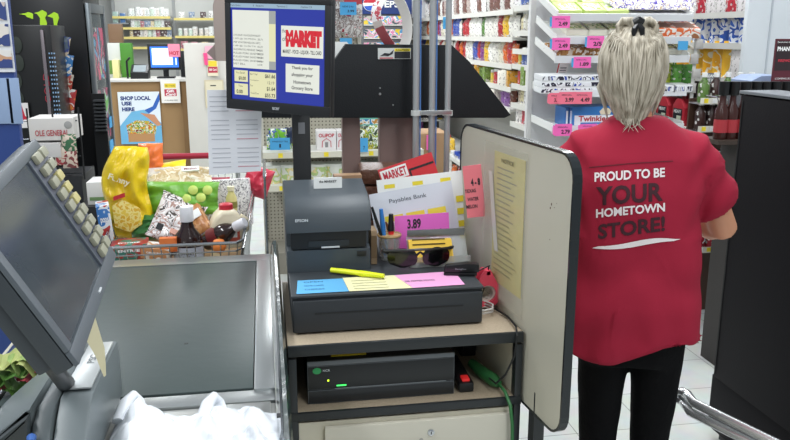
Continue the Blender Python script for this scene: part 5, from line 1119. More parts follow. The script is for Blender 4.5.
# small black cooler in front
a, c = W(8, 180, y=4.3), W(50, 25, y=4.3)
sc_ = thing('counter_cooler', ((a.x + c.x) / 2, 4.4, 0), 'narrow black display cooler in front of the drink cooler', 'cooler')
b = B(); b.box(a.x, c.x, 4.3, 4.6, 0, c.z, M('#0b0c0d', .3), .006); b.obj('housing', sc_)
b = B(); p = W(41, 30, y=4.28); q = W(44, 125, y=4.28); b.box(p.x - .008, p.x + .008, 4.285, 4.298, q.z, p.z, M('#8a8286', .3, .6), .002); b.obj('door_edge', sc_)
b = B(); 
for k in range(22):
    for i in range(3):
        x = p.x + .022 + i * .012; z = p.z - .12 - k * .022; b.box(x, x + .005, 4.292, 4.2985, z, z + .008, M('#7fa0c0', .3, emit=.15))
b.obj('light_dots', sc_)
t_ = W(47, 88, y=4.29); b = B(); b.text('COLD', t_, (0, 0, 1), (-1, 0, 0), .15, .028, M('#a8283a', .4), .0); b.obj('lettering', sc_)
for k in range(4):
    q = W(17 + (k % 2) * 2, 45 + k * 18, y=4.298); b = B(); b.T = Matrix.Translation(q) @ Matrix.Rotation(R(90), 4, 'X'); b.lathe([(.04, 0), (.042, .004), (.02, .006)], M('#2c332c', .4), n=12, sx=.6); b.obj('bottle_picture', sc_)
pcard('poster_star', 19, 103, 29, 128, 4.27, M('#e6e2e0', .4), [('q', [(0, .1), (.35, .95), (.6, .5), (1, .3), (.5, .35)], red)], label='small red and white pointed card on narrow black cooler', cat='card')
# hanging snack strips
sk_ = thing('snack_clip_strip', W(60, 44, y=4.6), 'strip of hanging snack packs in front of the black drink cooler', 'clip strip')
b = B(); a, c = W(58, 42, y=4.6), W(63, 118, y=4.6); b.box(a.x, a.x + .01, 4.6, 4.604, c.z, a.z, steel); b.obj('strip', sk_)
for k, (px, py, cols) in enumerate(((57, 58, ['#5a6a7a', '#3a4a8a', '#c8b8a0']), (60, 76, ['#c8cfd6', '#3a7ab8', '#e2dcd0']), (60, 95, ['#3a3c40', '#a83a2a', '#c8c0b0']), (63, 110, ['#e2e0dc', '#b83a3c', '#d8823c']))):
    b = B(); b.bag(.085, .13, .03, PM(cols, 25, .3), nx=6, nz=7); o = b.obj('snack_pack', sk_, local=True); o.location = W(px + 3, py + 2, y=4.57) - wloc(sk_); o.rotation_euler = (0, R(12), 0)
# white box on rack, more racks
rk = thing('wire_display_rack', W(70, 180, y=4.0), 'dark wire display rack under the white lettered carton', 'rack')
a, c = W(30, 178, y=4.0), W(83, 141, y=4.0)
b = B(); b.box(a.x, c.x, 3.9, 4.2, 0, a.z + .02, black, .004); b.obj('rack_base', rk)
for px in (31, 56, 82):
    b = B(); x = W(px, 150, y=3.92).x; b.tube([(x, 3.92, a.z), (x, 3.92, c.z + .17)], .005, black, 6); b.obj('upright', rk)
for k in range(4):
    b = B(); z = a.z + .03 + k * .085; b.tube([(a.x, 3.92, z), (c.x, 3.92, z)], .003, M('#55585c', .3, .8), 6); b.obj('crossbar', rk)
a, c = W(30, 141, y=3.86), W(72, 118, y=3.86)
wb = thing('white_carton', ((a.x + c.x) / 2, 3.95, a.z), 'white carton with red lettering on the dark wire rack', 'box')
b = B(); b.box(a.x, c.x, 3.86, 4.06, a.z, c.z, M('#cfccc8', .5), .003); b.obj('carton', wb)
b = B(); b.text('OLE GENERAL', W(52, 133, y=3.858), EX, EZ, .15, .028, M('#b04a50', .5), .02); q = W(68, 125, y=3.858); b.T = Matrix.Translation(q) @ Matrix.Rotation(R(90), 4, 'X'); b.lathe([(.018, 0), (.016, .001)], M('#9a9a98', .5), n=14); b.obj('lettering', wb)
a, c = W(32, 158, y=3.84), W(60, 143, y=3.84)
b = B(); b.box(a.x, c.x, 3.84, 3.91, a.z, c.z, M('#c4c2c0', .5), .003); tag(b.obj('small_carton', loc=(a.x, 3.87, a.z)), 'small white carton under the red lettered carton', 'box')
for k, (px, py, col) in enumerate(((63, 160, '#a8323c'), (71, 163, '#7a3a3c'), (70, 148, '#3c6a4a'))):
    b = B(); b.bag(.07, .09, .03, PM([col, '#c8b8a8', col], 30), nx=6, nz=6); o = b.obj('snack_packet', local=True); o.location = W(px, py + 5, y=3.86); tag(o, ['red snack packet low on the dark wire rack', 'brown snack packet right on the dark wire rack', 'green snack packet below the white carton corner'][k], 'snack packet')
a, c = W(88, 205, y=3.6), W(107, 182, y=3.6)
b = B(); b.box(a.x, c.x, 3.6, 3.75, a.z, c.z, M('#d4d4d0', .5), .003); b.box(a.x + .01, c.x - .01, 3.598, 3.5995, a.z + .02, a.z + .035, M('#6a8a5a', .5)); tag(b.obj('white_box', loc=(a.x, 3.6, a.z)), 'white box standing left of the yellow chip bag', 'box')
b = B(); b.box(a.x - .03, c.x + .0, 3.56, 3.8, 0, a.z, black, .004); tag(b.obj('black_stand', loc=(a.x, 3.6, 0)), 'black low stand under the white box beside the cart', 'stand')
b = B()
for k in range(9):
    z = a.z + .18 + k * .022; b.box(W(99, 170, y=4.9).x, W(110, 170, y=4.9).x, 4.9, 4.95, z, z + .01, M('#3a3d40', .5))
b.box(W(98, 170, y=4.96).x, W(111, 170, y=4.96).x, 4.951, 4.97, 0, a.z + .4, black); tag(b.obj('cooler_grille', loc=(W(104, 170, y=4.9).x, 4.9, 0)), 'black louvred grille beside the drink cooler bottom', 'grille')
# blue sign at the left edge
a, c = W(-60, 150, y=2.5), W(20, -6, y=2.5)
a2 = W(20, 140, y=2.5)
bs_ = thing('information_board', (c.x - .15, 2.52, 0), 'navy blue board with white picture panel at the left edge', 'board')
topx, botx = W(8, 0, y=2.5).x, W(21, 145, y=2.5).x; zb = 0; zt_ = c.z + .1
b = B(); b.prism([(a.x, 0), (botx + .012, 0), (botx, W(20, 140, y=2.5).z), (topx, zt_), (a.x, zt_)], 1, 2.5, 2.53, M('#26407e', .45), .003); b.obj('board_body', bs_)
zz0, zz1 = W(10, 72, y=2.5).z, W(10, -4, y=2.5).z
b = B(); b.prism([(a.x + .02, zz0), (W(15, 70, y=2.497).x, zz0), (W(7, 0, y=2.497).x, zz1 + .05), (a.x + .02, zz1 + .05)], 1, 2.495, 2.4995, M('#d8dade', .5)); b.obj('white_panel', bs_)
b = B()
for (x0, y0, x1, y1, cols) in ((-12, 2, 5, 20, ['#3a4a80', '#c8b8b0', '#6a5a5c']), (-12, 24, 8, 46, ['#8a6a5a', '#3a4a80', '#dfd8d0']), (-12, 50, 11, 68, ['#3a4a80', '#c89a7a', '#e0dcd8'])):
    p, q = W(x0, y1, y=2.494), W(x1, y0, y=2.494); b.box(p.x, q.x, 2.4925, 2.4945, p.z, q.z, PM(cols, 22, .4))
b.obj('pictures', bs_)
for (x0, x1) in ((-8, 9), (11, 18)):
    b = B(); p, q = W(x0, 124, y=2.494), W(x1, 78, y=2.494); b.box(p.x, q.x, 2.494, 2.4995, p.z, q.z, M('#8fa4c4', .4), .001); b.obj('pocket', bs_)

# ---------------- pegboard gondola in the middle
px0, px1 = W(262, 130, y=5.5).x, W(413, 130, y=5.5).x
def pegm():
    m = bpy.data.materials.new('pegboard'); m.use_nodes = True; nt = m.node_tree; N = nt.nodes; L = nt.links; p = N['Principled BSDF']; p.inputs['Roughness'].default_value = .6
    tc = N.new('ShaderNodeTexCoord'); vm = N.new('ShaderNodeVectorMath'); vm.operation = 'SCALE'; vm.inputs[3].default_value = 39.4; L.new(tc.outputs['Object'], vm.inputs[0])
    fr = N.new('ShaderNodeVectorMath'); fr.operation = 'FRACTION'; L.new(vm.outputs[0], fr.inputs[0])
    sp = N.new('ShaderNodeSeparateXYZ'); L.new(fr.outputs[0], sp.inputs[0])
    cb = N.new('ShaderNodeCombineXYZ'); L.new(sp.outputs[0], cb.inputs[0]); L.new(sp.outputs[2], cb.inputs[1])
    ds = N.new('ShaderNodeVectorMath'); ds.operation = 'DISTANCE'; ds.inputs[1].default_value = (.5, .5, 0); L.new(cb.outputs[0], ds.inputs[0])
    lt = N.new('ShaderNodeMath'); lt.operation = 'LESS_THAN'; lt.inputs[1].default_value = .19; L.new(ds.outputs['Value'], lt.inputs[0])
    mx = N.new('ShaderNodeMix'); mx.data_type = 'RGBA'; mx.inputs[6].default_value = lin('#b5b0a0'); mx.inputs[7].default_value = lin('#4a463e'); L.new(lt.outputs[0], mx.inputs[0]); L.new(mx.outputs[2], p.inputs['Base Color'])
    return m
g4 = shelf_unit('pegboard_gondola', 'tan pegboard gondola with shelves behind the customer display', ((px0 + px1) / 2, 5.5, 0))
pxm = W(359, 30, y=5.5).x; pgm = pegm()
b = B(); b.box(px0, pxm, 5.5, 5.52, 0, 2.3, pgm); b.obj('pegboard', g4)
b = B(); b.box(pxm + .001, px1, 5.5, 5.52, 0, 1.33, pgm); b.obj('pegboard', g4)
for x, zt_ in ((px0, 2.3), (pxm, 2.3), (px1, 1.33)):
    b = B(); b.box(x - .012, x + .012, 5.482, 5.499, 0, zt_, M('#c9c6ba', .5)); b.obj('upright', g4)
z1_, z2_ = W(300, 152, y=5.15).z, W(300, 186, y=5.1).z
for z in (z1_, z2_):
    b = B(); b.box(px0, px1, 5.12, 5.48, z - .02, z, shelfm); s_ = b.obj('shelf', g4); b = B(); b.box(px0, px1, 5.112, 5.1195, z - .035, z + .004, M('#d9d6c4', .4))
    for k in range(3): b.box(px0 + .1 + k * .3, px0 + .13 + k * .3, 5.1105, 5.1118, z - .03, z, yel)
    b.obj('price_strip', s_)
b = B(); b.box(px0, px1, 5.15, 5.48, 0, .15, M('#8a867a', .6)); b.obj('base_plinth', g4)
gs = B(); gs.bag(.06, .10, .03, PM(['#7ac03a', '#7ac03a', '#3a5aa8', '#e8efe0', '#b8d84a'], 30, .3), nx=6, nz=7); gs = proto(gs, 'snack_pouch')
for k, px in enumerate((273.5, 282.5)): put(gs, W(px, 141, y=5.18).xy.to_3d() + Vector((0, 0, z1_ + .055)), 0, ['green snack pouch left above light blue card', 'green snack pouch right above light blue card'][k], 'snack pouch')
nb = assorted(['#24304a', '#30405a'], .06, .11, .03, 'navy_pouch', 'bag'); put(nb, (W(290, 141, y=5.18).x, 5.2, z1_ + .05), 0, 'navy blue snack pouch left of the display pole', 'snack pouch')
row(gs, (px0 + .03, 5.3, z1_), (px0 + .25, 5.3, z1_), 4, 'green snack pouch standing at the back of middle shelf', 'snack pouch', 'rear green snack pouches')
pcard('blue_price_card', 270, 138, 290, 150, 5.10, blue, [('t', 'TWISTED TEA', .5, .7, .8, .12, ink), ('t', '1', .5, .35, .08, .3, ink, .03)], label='light blue price card left of the black display pole', cat='price card')
for k, (x0, x1) in enumerate(((317, 336), (337, 349))):
    a, c = W(x0, 148.5, y=5.2), W(x1, 130, y=5.2)
    t = thing('soda_carton', ((a.x + c.x) / 2, 5.25, z1_), ['white soda carton with red arched lettering right of display pole', 'second white soda carton partly behind narrow brown post'][k], 'carton')
    b = B(); b.box(a.x, c.x, 5.2, 5.34, z1_ + .001, z1_ + .13, M('#e6e3e2', .45), .002); b.obj('carton', t)
    b = B(); m_ = ((a.x + c.x) / 2, 5.1985, z1_ + .10); b.text('OLIPOP', m_, EX, EZ, (c.x - a.x) * .8, .025, M('#c23a4c', .5), .03)
    b.tube([(m_[0] - .03, 5.199, z1_ + .02), (m_[0] - .028, 5.199, z1_ + .06), (m_[0], 5.199, z1_ + .08), (m_[0] + .028, 5.199, z1_ + .06), (m_[0] + .03, 5.199, z1_ + .02)], .0025, M('#c23a4c', .5), 6); b.box(m_[0] - .010, m_[0] + .010, 5.198, 5.1995, z1_ + .02, z1_ + .055, M('#8a8a8a', .5)); b.obj('lettering', t)
tub = B(); tub.lathe([(.001, 0), (.07, 0), (.085, .12)], PM(['#e4e6dc', '#e4e6dc', '#b8cf8a', '#e8d89a', '#e4e6dc'], 16, .35), n=18); tub.lathe([(.089, .12), (.089, .14), (.001, .14)], M('#dfe2da', .4), n=18); tub = proto(tub, 'ice_cream_tub')
for k, px in enumerate((271, 286, 318, 333, 368, 374)): put(tub, (W(px, 165, y=5.22).x + (.02 if k % 2 else 0), 5.26 + .0 * k, z2_), 0, ['pale green tub leftmost on low pegboard shelf', 'pale green tub left of display pole on low shelf', 'pale green tub right of display pole on low shelf', 'pale green tub next to narrow brown post on low shelf', 'pale tub seen between two brown posts, left', 'pale tub seen between two brown posts, right'][k], 'tub', scale=(.9, .9, .9))
# between the posts
pch = B(); pch.bag(.12, .14, .05, PM(['#3a4a34', '#e2e6da', '#7a9a3a', '#c8b84a', '#2a3428'], 25, .3), nx=8, nz=8); pch = proto(pch, 'frozen_veg_bag')
for k, (px, py) in enumerate(((363, 137), (371, 134), (377, 140), (369, 146))): put(pch, W(px, py + 10, y=5.22), R(8 * k - 10), ['dark green produce bag between brown posts, leftmost', 'dark green produce bag between brown posts, uppermost', 'dark green produce bag between brown posts, right', 'dark green produce bag between brown posts, lowest'][k], 'produce bag', scale=(.9, .9, .9))
pcard('blue_price_card', 360, 138, 368, 152, 5.09, blue, [('t', '7', .5, .3, .2, .25, ink)], label='light blue price card between two brown posts', cat='price card')
a, c = W(356, 126, y=5.3), W(385, 116, y=5.3)
b = B(); b.box(a.x, c.x, 5.3, 5.46, a.z, c.z, M('#6ab8a8', .4), .003); b.box(a.x + .02, c.x - .02, 5.2985, 5.2995, a.z + .01, c.z - .02, PM(['#3a8ac0', '#e2e6e2', '#c88a3a'], 30)); tag(b.obj('teal_tray', loc=(a.x, 5.35, a.z)), 'teal tray of goods just under the black panel', 'tray')
tl_ = B(); a, c = W(407, 165, y=5.0), W(412, 118, y=5.0); tl_.box(a.x, c.x + .02, 5.0, 5.08, 0, a.z + .25, M('#3c9a90', .4), .003); tl_.box(a.x, c.x + .02, 5.0, 5.08, a.z + .2505, a.z + .36, M('#dfe6e4', .4), .003); tag(tl_.obj('teal_display_post', loc=(a.x, 5, 0)), 'teal and white upright beside the wide brown post', 'post')
# bags hanging above black panel
hb_ = B(); hb_.bag(.13, .22, .04, PM(['#d0cdc9', '#c4c0bc', '#7a6a66', '#b9b4b0', '#8a7c78', '#d9d6d2', '#a8404a'], 26, .2), nx=10, nz=12, wr=.3); hb_.box(-.06, .06, -.004, .004, .21, .27, M('#b83a44', .5)); hb_ = proto(hb_, 'jerky_bag')
for k, (px, py) in enumerate(((332, 38), (343, 33), (353, 37), (336, 6), (349, 2))): put(hb_, W(px, py, y=5.4) - Vector((0, .015 * (k % 3), 0)), 0, ['clear hanging candy bag left, partly behind customer display', 'clear hanging candy bag below the light blue card', 'clear hanging candy bag right of the light blue card', 'clear hanging candy bag in upper row, left', 'clear hanging candy bag in upper row, right', 'clear hanging candy bag nearest maroon ticket loop'][k], 'candy bag')
pcard('blue_price_card', 340, 2, 356.5, 15, 5.30, blue, [('t', 'NEW 2 for', .5, .65, .7, .14, ink), ('t', '3.99', .65, .3, .4, .2, ink, .02)], label='light blue price card above the black panel', cat='price card')
pcard('blue_price_card', 340, 38, 352, 46, 5.31, blue, label='light blue card low behind top edge of black panel', cat='price card')

# ---------------- far aisle between pegboard and snack shelving
PB = M('#233a78', .45)
a, c = W(362, 14, y=8.6), W(412, -14, y=8.6)
cl2 = thing('soda_cooler', ((a.x + c.x) / 2, 8.8, 0), 'soda cooler with dark blue header far behind the ticket loop', 'cooler')
b = B(); b.box(a.x, c.x, 8.6, 9.2, a.z, c.z, PB, .006); hd_ = b.obj('header_sign', cl2)
q = W(370, 4, y=8.59); b = B(); b.T = Matrix.Translation(q) @ Matrix.Rotation(R(90), 4, 'X'); b.lathe([(.075, 0), (.072, .004)], paper, n=24); b.T = Matrix.Identity(4)
def arc(a0, a1, r, n=14): return [(q.x + math.cos(R(a0 + (a1 - a0) * i / n)) * r, q.z + math.sin(R(a0 + (a1 - a0) * i / n)) * r) for i in range(n + 1)]
b.prism(arc(10, 170, .072), 1, q.y - .007, q.y - .0045, red); b.prism(arc(200, 350, .070), 1, q.y - .007, q.y - .0045, M('#2c5ac0', .4)); b.text('PEPSI', (q.x + .22, q.y - .002, q.z), EX, EZ, .24, .07, paper, .03); b.obj('round_logo', hd_)
b = B(); b.box(a.x, c.x, 8.62, 9.2, 0, a.z - .001, M('#5a5c60', .5), .004); b.obj('cooler_body', cl2)
b = B()
for k in range(3):
    z = a.z - .12 - k * .14
    b.box(a.x + .02, c.x - .02, 8.60, 8.618, z, z + .01, shelfm)
    b.box(a.x + .02, c.x - .02, 8.605, 8.6185, z + .012, z + .10, PM(['#e2c43a', '#5a9ac8', '#e8e4dc', '#e07ab0', '#b8b4a8', '#3a4a5a'], 14, .4))
b.obj('stocked_shelf', cl2)
a, c = W(412, 60, y=9.0), W(445, 0, y=9.0)
fs_ = shelf_unit('far_aisle_shelving', 'far shelving seen between the chrome poles', ((a.x + c.x) / 2, 9.3, 0))
b = B(); b.box(a.x, a.x + .42, 9.4, 9.42, 0, 2.3, M('#6a6862', .6)); b.obj('back_panel', fs_)
fz = [W(420, py, y=9.05).z for py in (24, 38, 52, 70, 95, 120, 150)]
for z in fz:
    b = B(); b.box(a.x, a.x + .42, 9.05, 9.39, z - .02, z, shelfm); b.obj('shelf', fs_)
for i, z in enumerate(fz): row([pk_can, pk_redbox, pk_med] if i % 2 else [pk_redbox, pk_box], (a.x + .03, 9.12, z), (a.x + .40, 9.12, z), 5, f'small {["red", "pale"][i % 2]} package on far aisle shelf row {["one", "two", "three", "four", "five", "six", "seven"][i]}', 'package', 'packages on far aisle shelves', 0, .01, .15)
pcard('header_picture', 412, -12, 446, 18, 9.0, M('#e6e8ec', .5), [('q', [(.55, .2), (.7, .15), (.8, .3), (.62, .35)], red), ('r', .6, .3, .7, .42, yel), ('t', 'SAVE', .2, .5, .2, .1, red, .03)], label='white header picture with red and yellow motif behind poles', cat='sign')
# cardboard bin with pink card between poles
a, c = W(420, 150, y=5.3), W(440, 136, y=5.3)
cbn = thing('cardboard_bin', ((a.x + c.x) / 2, 5.4, 0), 'cardboard bin with pink price card seen between chrome poles', 'bin')
b = B(); b.box(a.x, c.x + .06, 5.3, 5.6, 0, c.z + .02, M('#a88662', .7), .004); b.obj('carton', cbn)
pcard('pink_price_card', 426.5, 135, 436, 150, 5.28, pkc, [('t', '$.30', .5, .5, .6, .5, ink, .04)], label='pink price card on the cardboard bin between poles', cat='price card')

# ================================================================ WOMAN
def vox(bms, size, it, name, mat, parent=None, post=None):
    b = B(); 
    for fn in bms: fn(b)
    o = b.obj(name, local=True, ang=180)
    rm = o.modifiers.new('r', 'REMESH'); rm.mode = 'VOXEL'; rm.voxel_size = size; rm.use_smooth_shade = True
    sm = o.modifiers.new('s', 'SMOOTH'); sm.factor = .5; sm.iterations = it
    dg = bpy.context.evaluated_depsgraph_get(); me = bpy.data.meshes.new_from_object(o.evaluated_get(dg)); bpy.data.objects.remove(o)
    if post:
        for v in me.vertices: v.co = v.co + post(v.co, v.normal)
    me.materials.clear(); me.materials.append(mat); me.polygons.foreach_set('use_smooth', [True] * len(me.polygons)); me.update()
    o = bpy.data.objects.new(name, me); COL.objects.link(o)
    if parent is not None: o.parent = parent
    return o
WL = Vector((.935, 1.84, 0)); WR = R(-20); WS = Vector((.88, .90, 1))
wo = thing('person', WL, 'woman seen from behind with grey blond hair and red lettered shirt', 'person'); wo.rotation_euler = (0, 0, WR); wo.scale = WS
skin = M('#c98f6e', .5, var=.06, vs=30); dm = skin
def el(z, rx, ry, cx=0, cy=0, n=28, p=2.4):
    r = []
    for k in range(n):
        a = 2 * math.pi * k / n; c, s_ = math.cos(a), math.sin(a)
        r.append((cx + rx * math.copysign(abs(c) ** (2 / p), c), cy + ry * math.copysign(abs(s_) ** (2 / p), s_), z))
    return r
def body(b):
    b.rings([el(z, rx, ry, cx, cy) for z, rx, ry, cx, cy in ((.78, .15, .10, 0, 0), (.90, .155, .105, 0, 0), (1.05, .135, .09, 0, 0), (1.2, .145, .095, 0, 0), (1.31, .15, .075, 0, 0), (1.355, .10, .06, 0, 0))], dm)
    b.tube([(0, -.005, 1.31), (-.010, .0, 1.37), (-.028, .012, 1.44)], [.062, .052, .050], dm, 16)
    b.T = Matrix.Translation((-.03, 0, 0))
    b.rings([el(1.51 + z, r * .076, r * .092, 0, .022 - .03 * (z < -.05) * 0, p=2.1) for z, r in [(-.112 + .224 * k / 12, math.sqrt(max(.02, 1 - ((-1 + 2 * k / 12)) ** 2))) for k in range(13)]], dm)
    b.tube([(0, .05, 1.445), (0, .088, 1.42), (0, .098, 1.41)], [.045, .030, .014], dm, 12)          # jaw
    b.tube([(0, .105, 1.525), (0, .125, 1.495), (0, .112, 1.482)], [.008, .013, .010], dm, 8)        # nose
    b.tube([(-.02, .108, 1.455), (0, .114, 1.457), (.02, .108, 1.455)], [.005, .008, .005], dm, 8)   # lips
    for sx in (-1, 1): b.tube([(sx * .076, .02, 1.535), (sx * .086, .012, 1.52), (sx * .082, .018, 1.485)], [.010, .014, .009], dm, 8)
    b.T = Matrix.Identity(4)
    for sx in (-1, 1):
        S = Vector((sx * .165, 0, 1.31)); E = Vector((sx * .278, .10, 1.095)); H = Vector((sx * .10, .31, 1.12)) if sx > 0 else Vector((-.09, .33, 1.09))
        b.tube([Vector((sx * .10, 0, 1.32)), S, S.lerp(E, .5), E, E.lerp(H, .12), E.lerp(H, .55), H], [.034, .034, .040, .042, .043, .037, .026], dm, 16)
        d = (H - E).normalized(); up_ = Vector((0, 0, 1)); sd = d.cross(up_).normalized()
        b.tube([H - d * .01, H + d * .03, H + d * .075], [(.026, .018), (.032, .016), (.036, .013)], dm, 12)
        for k in range(4):
            L_ = (.062, .074, .068, .052)[k]; o_ = H + d * .075 + up_ * (.027 - .018 * k)
            cu = -sd * sx * .0 + Vector((-sx * .4, -.2, 0)); cu = (cu - d * cu.dot(d)).normalized()
            b.tube([o_ - d * .02, o_, o_ + d * L_ * .45 + cu * .006, o_ + d * L_ * .75 + cu * L_ * .35, o_ + d * L_ * .8 + cu * L_ * .7], [.0085, .0088, .0082, .0076, .0062], dm, 8)
        b.tube([H + d * .015 + up_ * .018, H + d * .045 + up_ * .045, H + d * .075 + up_ * .052, H + d * .098 + up_ * .046], [.012, .011, .009, .0075], dm, 8)
        b.tube([(sx * .07 + .02, 0, .86), (sx * .080 + .02, 0, .66), (sx * .078 + .02, .005, .47), (sx * .078 + .02, -.01, .30), (sx * .085 + .02, -.005, .08)], [.065, .055, .044, .042, .030], dm, 14)
        b.tube([(sx * .085 + .02, -.03, .035), (sx * .09 + .02, .06, .03), (sx * .093 + .02, .14, .024)], [(.028, .03), (.026, .034), (.016, .03)], dm, 12)
vox([body], .0062, 3, 'body', skin, wo)
# eyes
for sx in (-1, 1):
    b = B(); b.lathe([(.001, -.010), (.008, -.007), (.011, 0), (.008, .007), (.001, .010)], M('#e8e6e2', .2), (sx * .03 - .03, .098, 1.515), 12); b.lathe([(.001, -.004), (.0045, 0), (.001, .004)], M('#3a2c20', .2), (sx * .03 - .03, .108, 1.515), 10); b.obj('eye', wo, local=True)
def trousers(b):
    b.rings([el(z, rx, ry, .02 if z < .9 else 0) for z, rx, ry in ((.75, .145, .105), (.86, .165, .12), (.95, .16, .115))], dm)
    for sx in (-1, 1):
        b.tube([(sx * .078 + .02, 0, .88), (sx * .080 + .02, .0, .78), (sx * .080 + .02, .0, .66), (sx * .078 + .02, .005, .48), (sx * .078 + .02, -.012, .32), (sx * .085 + .02, -.005, .10)], [(.074, .09), (.072, .085), (.062, .076), (.052, .060), (.050, .058), (.042, .05)], dm, 20)
vox([trousers], .009, 4, 'trousers', M('#08080a', .85, bump=.2, bs=80, spec=.15), wo, lambda c, n: n * (.003 * noise.noise(Vector((c.x * 20, c.y * 20, c.z * 14)))))
for sx in (-1, 1):
    b = B(); b.tube([(sx * .098, -.05, .045), (sx * .10, 0, .05), (sx * .103, .08, .038), (sx * .106, .16, .026)], [(.034, .036), (.042, .042), (.030, .042), (.018, .034)], M('#2a2c30', .5), 14); b.box(sx * .104 - .042, sx * .104 + .042, -.075, .18, 0.0, .016, M('#d8d8d6', .6), .006); b.obj('shoe', wo, local=True).location.x = .02 - sx * .01
def shirt(b):
    b.rings([el(z, rx, ry, cx, cy, 40, 2.5) for z, rx, ry, cx, cy in ((.785, .208, .150, .004, 0), (.83, .214, .155, .006, 0), (.92, .208, .155, .005, 0), (1.02, .197, .143, .004, 0), (1.12, .184, .134, 0, 0), (1.22, .186, .128, 0, 0), (1.30, .182, .112, 0, 0), (1.345, .150, .088, 0, 0), (1.378, .105, .072, 0, 0), (1.40, .070, .062, 0, .004))], dm)
    for sx in (-1, 1):
        S = Vector((sx * .145, 0, 1.305)); E = Vector((sx * .275, .085, 1.105))
        b.tube([Vector((sx * .08, 0, 1.325)), S, S.lerp(E, .45), S.lerp(E, .70)], [(.055, .055), (.066, .066), (.066, .072), (.072, .078)], dm, 24)
def fold(c, n):
    f = 0
    w1 = .5 + .5 * noise.noise(Vector((c.x * 3, c.y * 3, c.z * 3 + 5)))
    side = 1 if c.x > 0 else -1
    a = c.z * 34 + c.x * 16 * side + 3 * noise.noise(c * 6)
    low = max(0, min(1, (1.2 - c.z) / .15))
    f += .0075 * math.sin(a) * low * w1
    f += .009 * math.sin(math.atan2(c.y, c.x) * 9 + 2 * noise.noise(c * 5)) * max(0, min(1, (.98 - c.z) / .2))
    f += .007 * math.sin((abs(c.x) - c.z * .8) * 60) * max(0, min(1, (abs(c.x) - .12) / .05)) * (c.z > 1.1)
    f += .011 * noise.noise(c * 7)
    d = Vector((n.x * f, n.y * f, n.z * f * .2))
    if c.z < .84: d += Vector((0, 0, (.035 * (c.x > 0) * min(1, c.x / .15) + .012 * math.sin(c.x * 18)) * (.84 - c.z) / .045))
    return d
shm = M('#9c2138', .8, var=.07, vs=14, bump=.12, bs=500, spec=.2)
shirt_o = vox([shirt], .008, 5, 'shirt', shm, wo, fold)
# lettering laid on the shirt back
bv = BVHTree.FromPolygons([v.co.copy() for v in shirt_o.data.vertices], [tuple(p.vertices) for p in shirt_o.data.polygons])
Minv = (Matrix.Translation(WL) @ Matrix.Rotation(WR, 4, 'Z') @ Matrix.Diagonal((*WS, 1))).inverted()
def to_l(px, py): return Minv @ W(px, py, y=1.70)
def onback(name, parts, mat):
    """parts: (mesh verts in px, faces)"""
    bm = bmesh.new()
    for vs, fs in parts:
        vv = [bm.verts.new(to_l(*p)) for p in vs]
        for f_ in fs:
            try: bm.faces.new([vv[k] for k in f_])
            except ValueError: pass
    bmesh.ops.triangulate(bm, faces=bm.faces[:])
    for _ in range(4):
        es = [e for e in bm.edges if e.calc_length() > .009]
        if not es: break
        bmesh.ops.subdivide_edges(bm, edges=es, cuts=1); bmesh.ops.triangulate(bm, faces=bm.faces[:])
    cl_ = Minv @ Vector((0, 0, HC))
    for v in bm.verts:
        d = (v.co - cl_).normalized(); hit = bv.ray_cast(cl_, d)
        if hit[0] is not None: v.co = hit[0] - d * .0022
    me = bpy.data.meshes.new(name); bm.to_mesh(me); bm.free(); me.materials.append(mat); o = bpy.data.objects.new(name, me); COL.objects.link(o); o.parent = wo
    return o
def tpx(s_, x0, y0, x1, y1, h, bold=.03):
    me, a0, a1, b0, b1 = textmesh(s_, bold); vs = []
    for v in me.vertices:
        u = (v.co.x - a0) / (a1 - a0); w_ = (v.co.y - b0) / (b1 - b0); vs.append((x0 + (x1 - x0) * u - (y1 - y0) * 0 * w_ + .6 * w_ * -1 * 0, y0 + (y1 - y0) * u - h * w_))
    return vs, [tuple(p.vertices) for p in me.polygons]
lw, lk = M('#e6dede', .7), M('#3a141f', .8)
onback('printed_line', [tpx('PROUD TO BE', 594.5, 182, 665, 177, 9.5)], lw); onback('printed_line', [tpx('HOMETOWN', 596, 218, 665, 211.5, 8.8)], lw)
onback('printed_line', [tpx('YOUR', 596, 206, 663, 201, 19)], lk); onback('printed_line', [tpx('STORE!', 598, 239.5, 665, 231, 15)], lk)
sw1 = [(592, 248)] + [(592 + 88 * t, 246.5 - 2.6 * math.sin(t * 3.1) - 6 * t + 2 * math.sin(t * 6)) for t in [i / 14 for i in range(1, 14)]] + [(681, 239)]
sw2 = [(592 + 88 * t, 248.5 + 1.6 * math.sin(t * 3.14) - 7.4 * t + 1.5 * math.sin(t * 6)) for t in [i / 14 for i in range(13, 0, -1)]]
sws = sw1 + sw2; nS = len(sw1)
fsw = [(0, 1, nS + 12)] + [(i, i + 1, nS + 12 - i, nS + 13 - i) for i in range(1, 13)] + [(13, 14, nS)]
onback('printed_swoosh', [(sws, fsw)], M('#e6dede', .7))
onback('shirt_seam', [([(589, 167), (631, 163), (673, 160.5), (673, 161.4), (631, 163.9), (589, 168)], [(0, 1, 4, 5), (1, 2, 3, 4)])], M('#5a0f1e', .8))
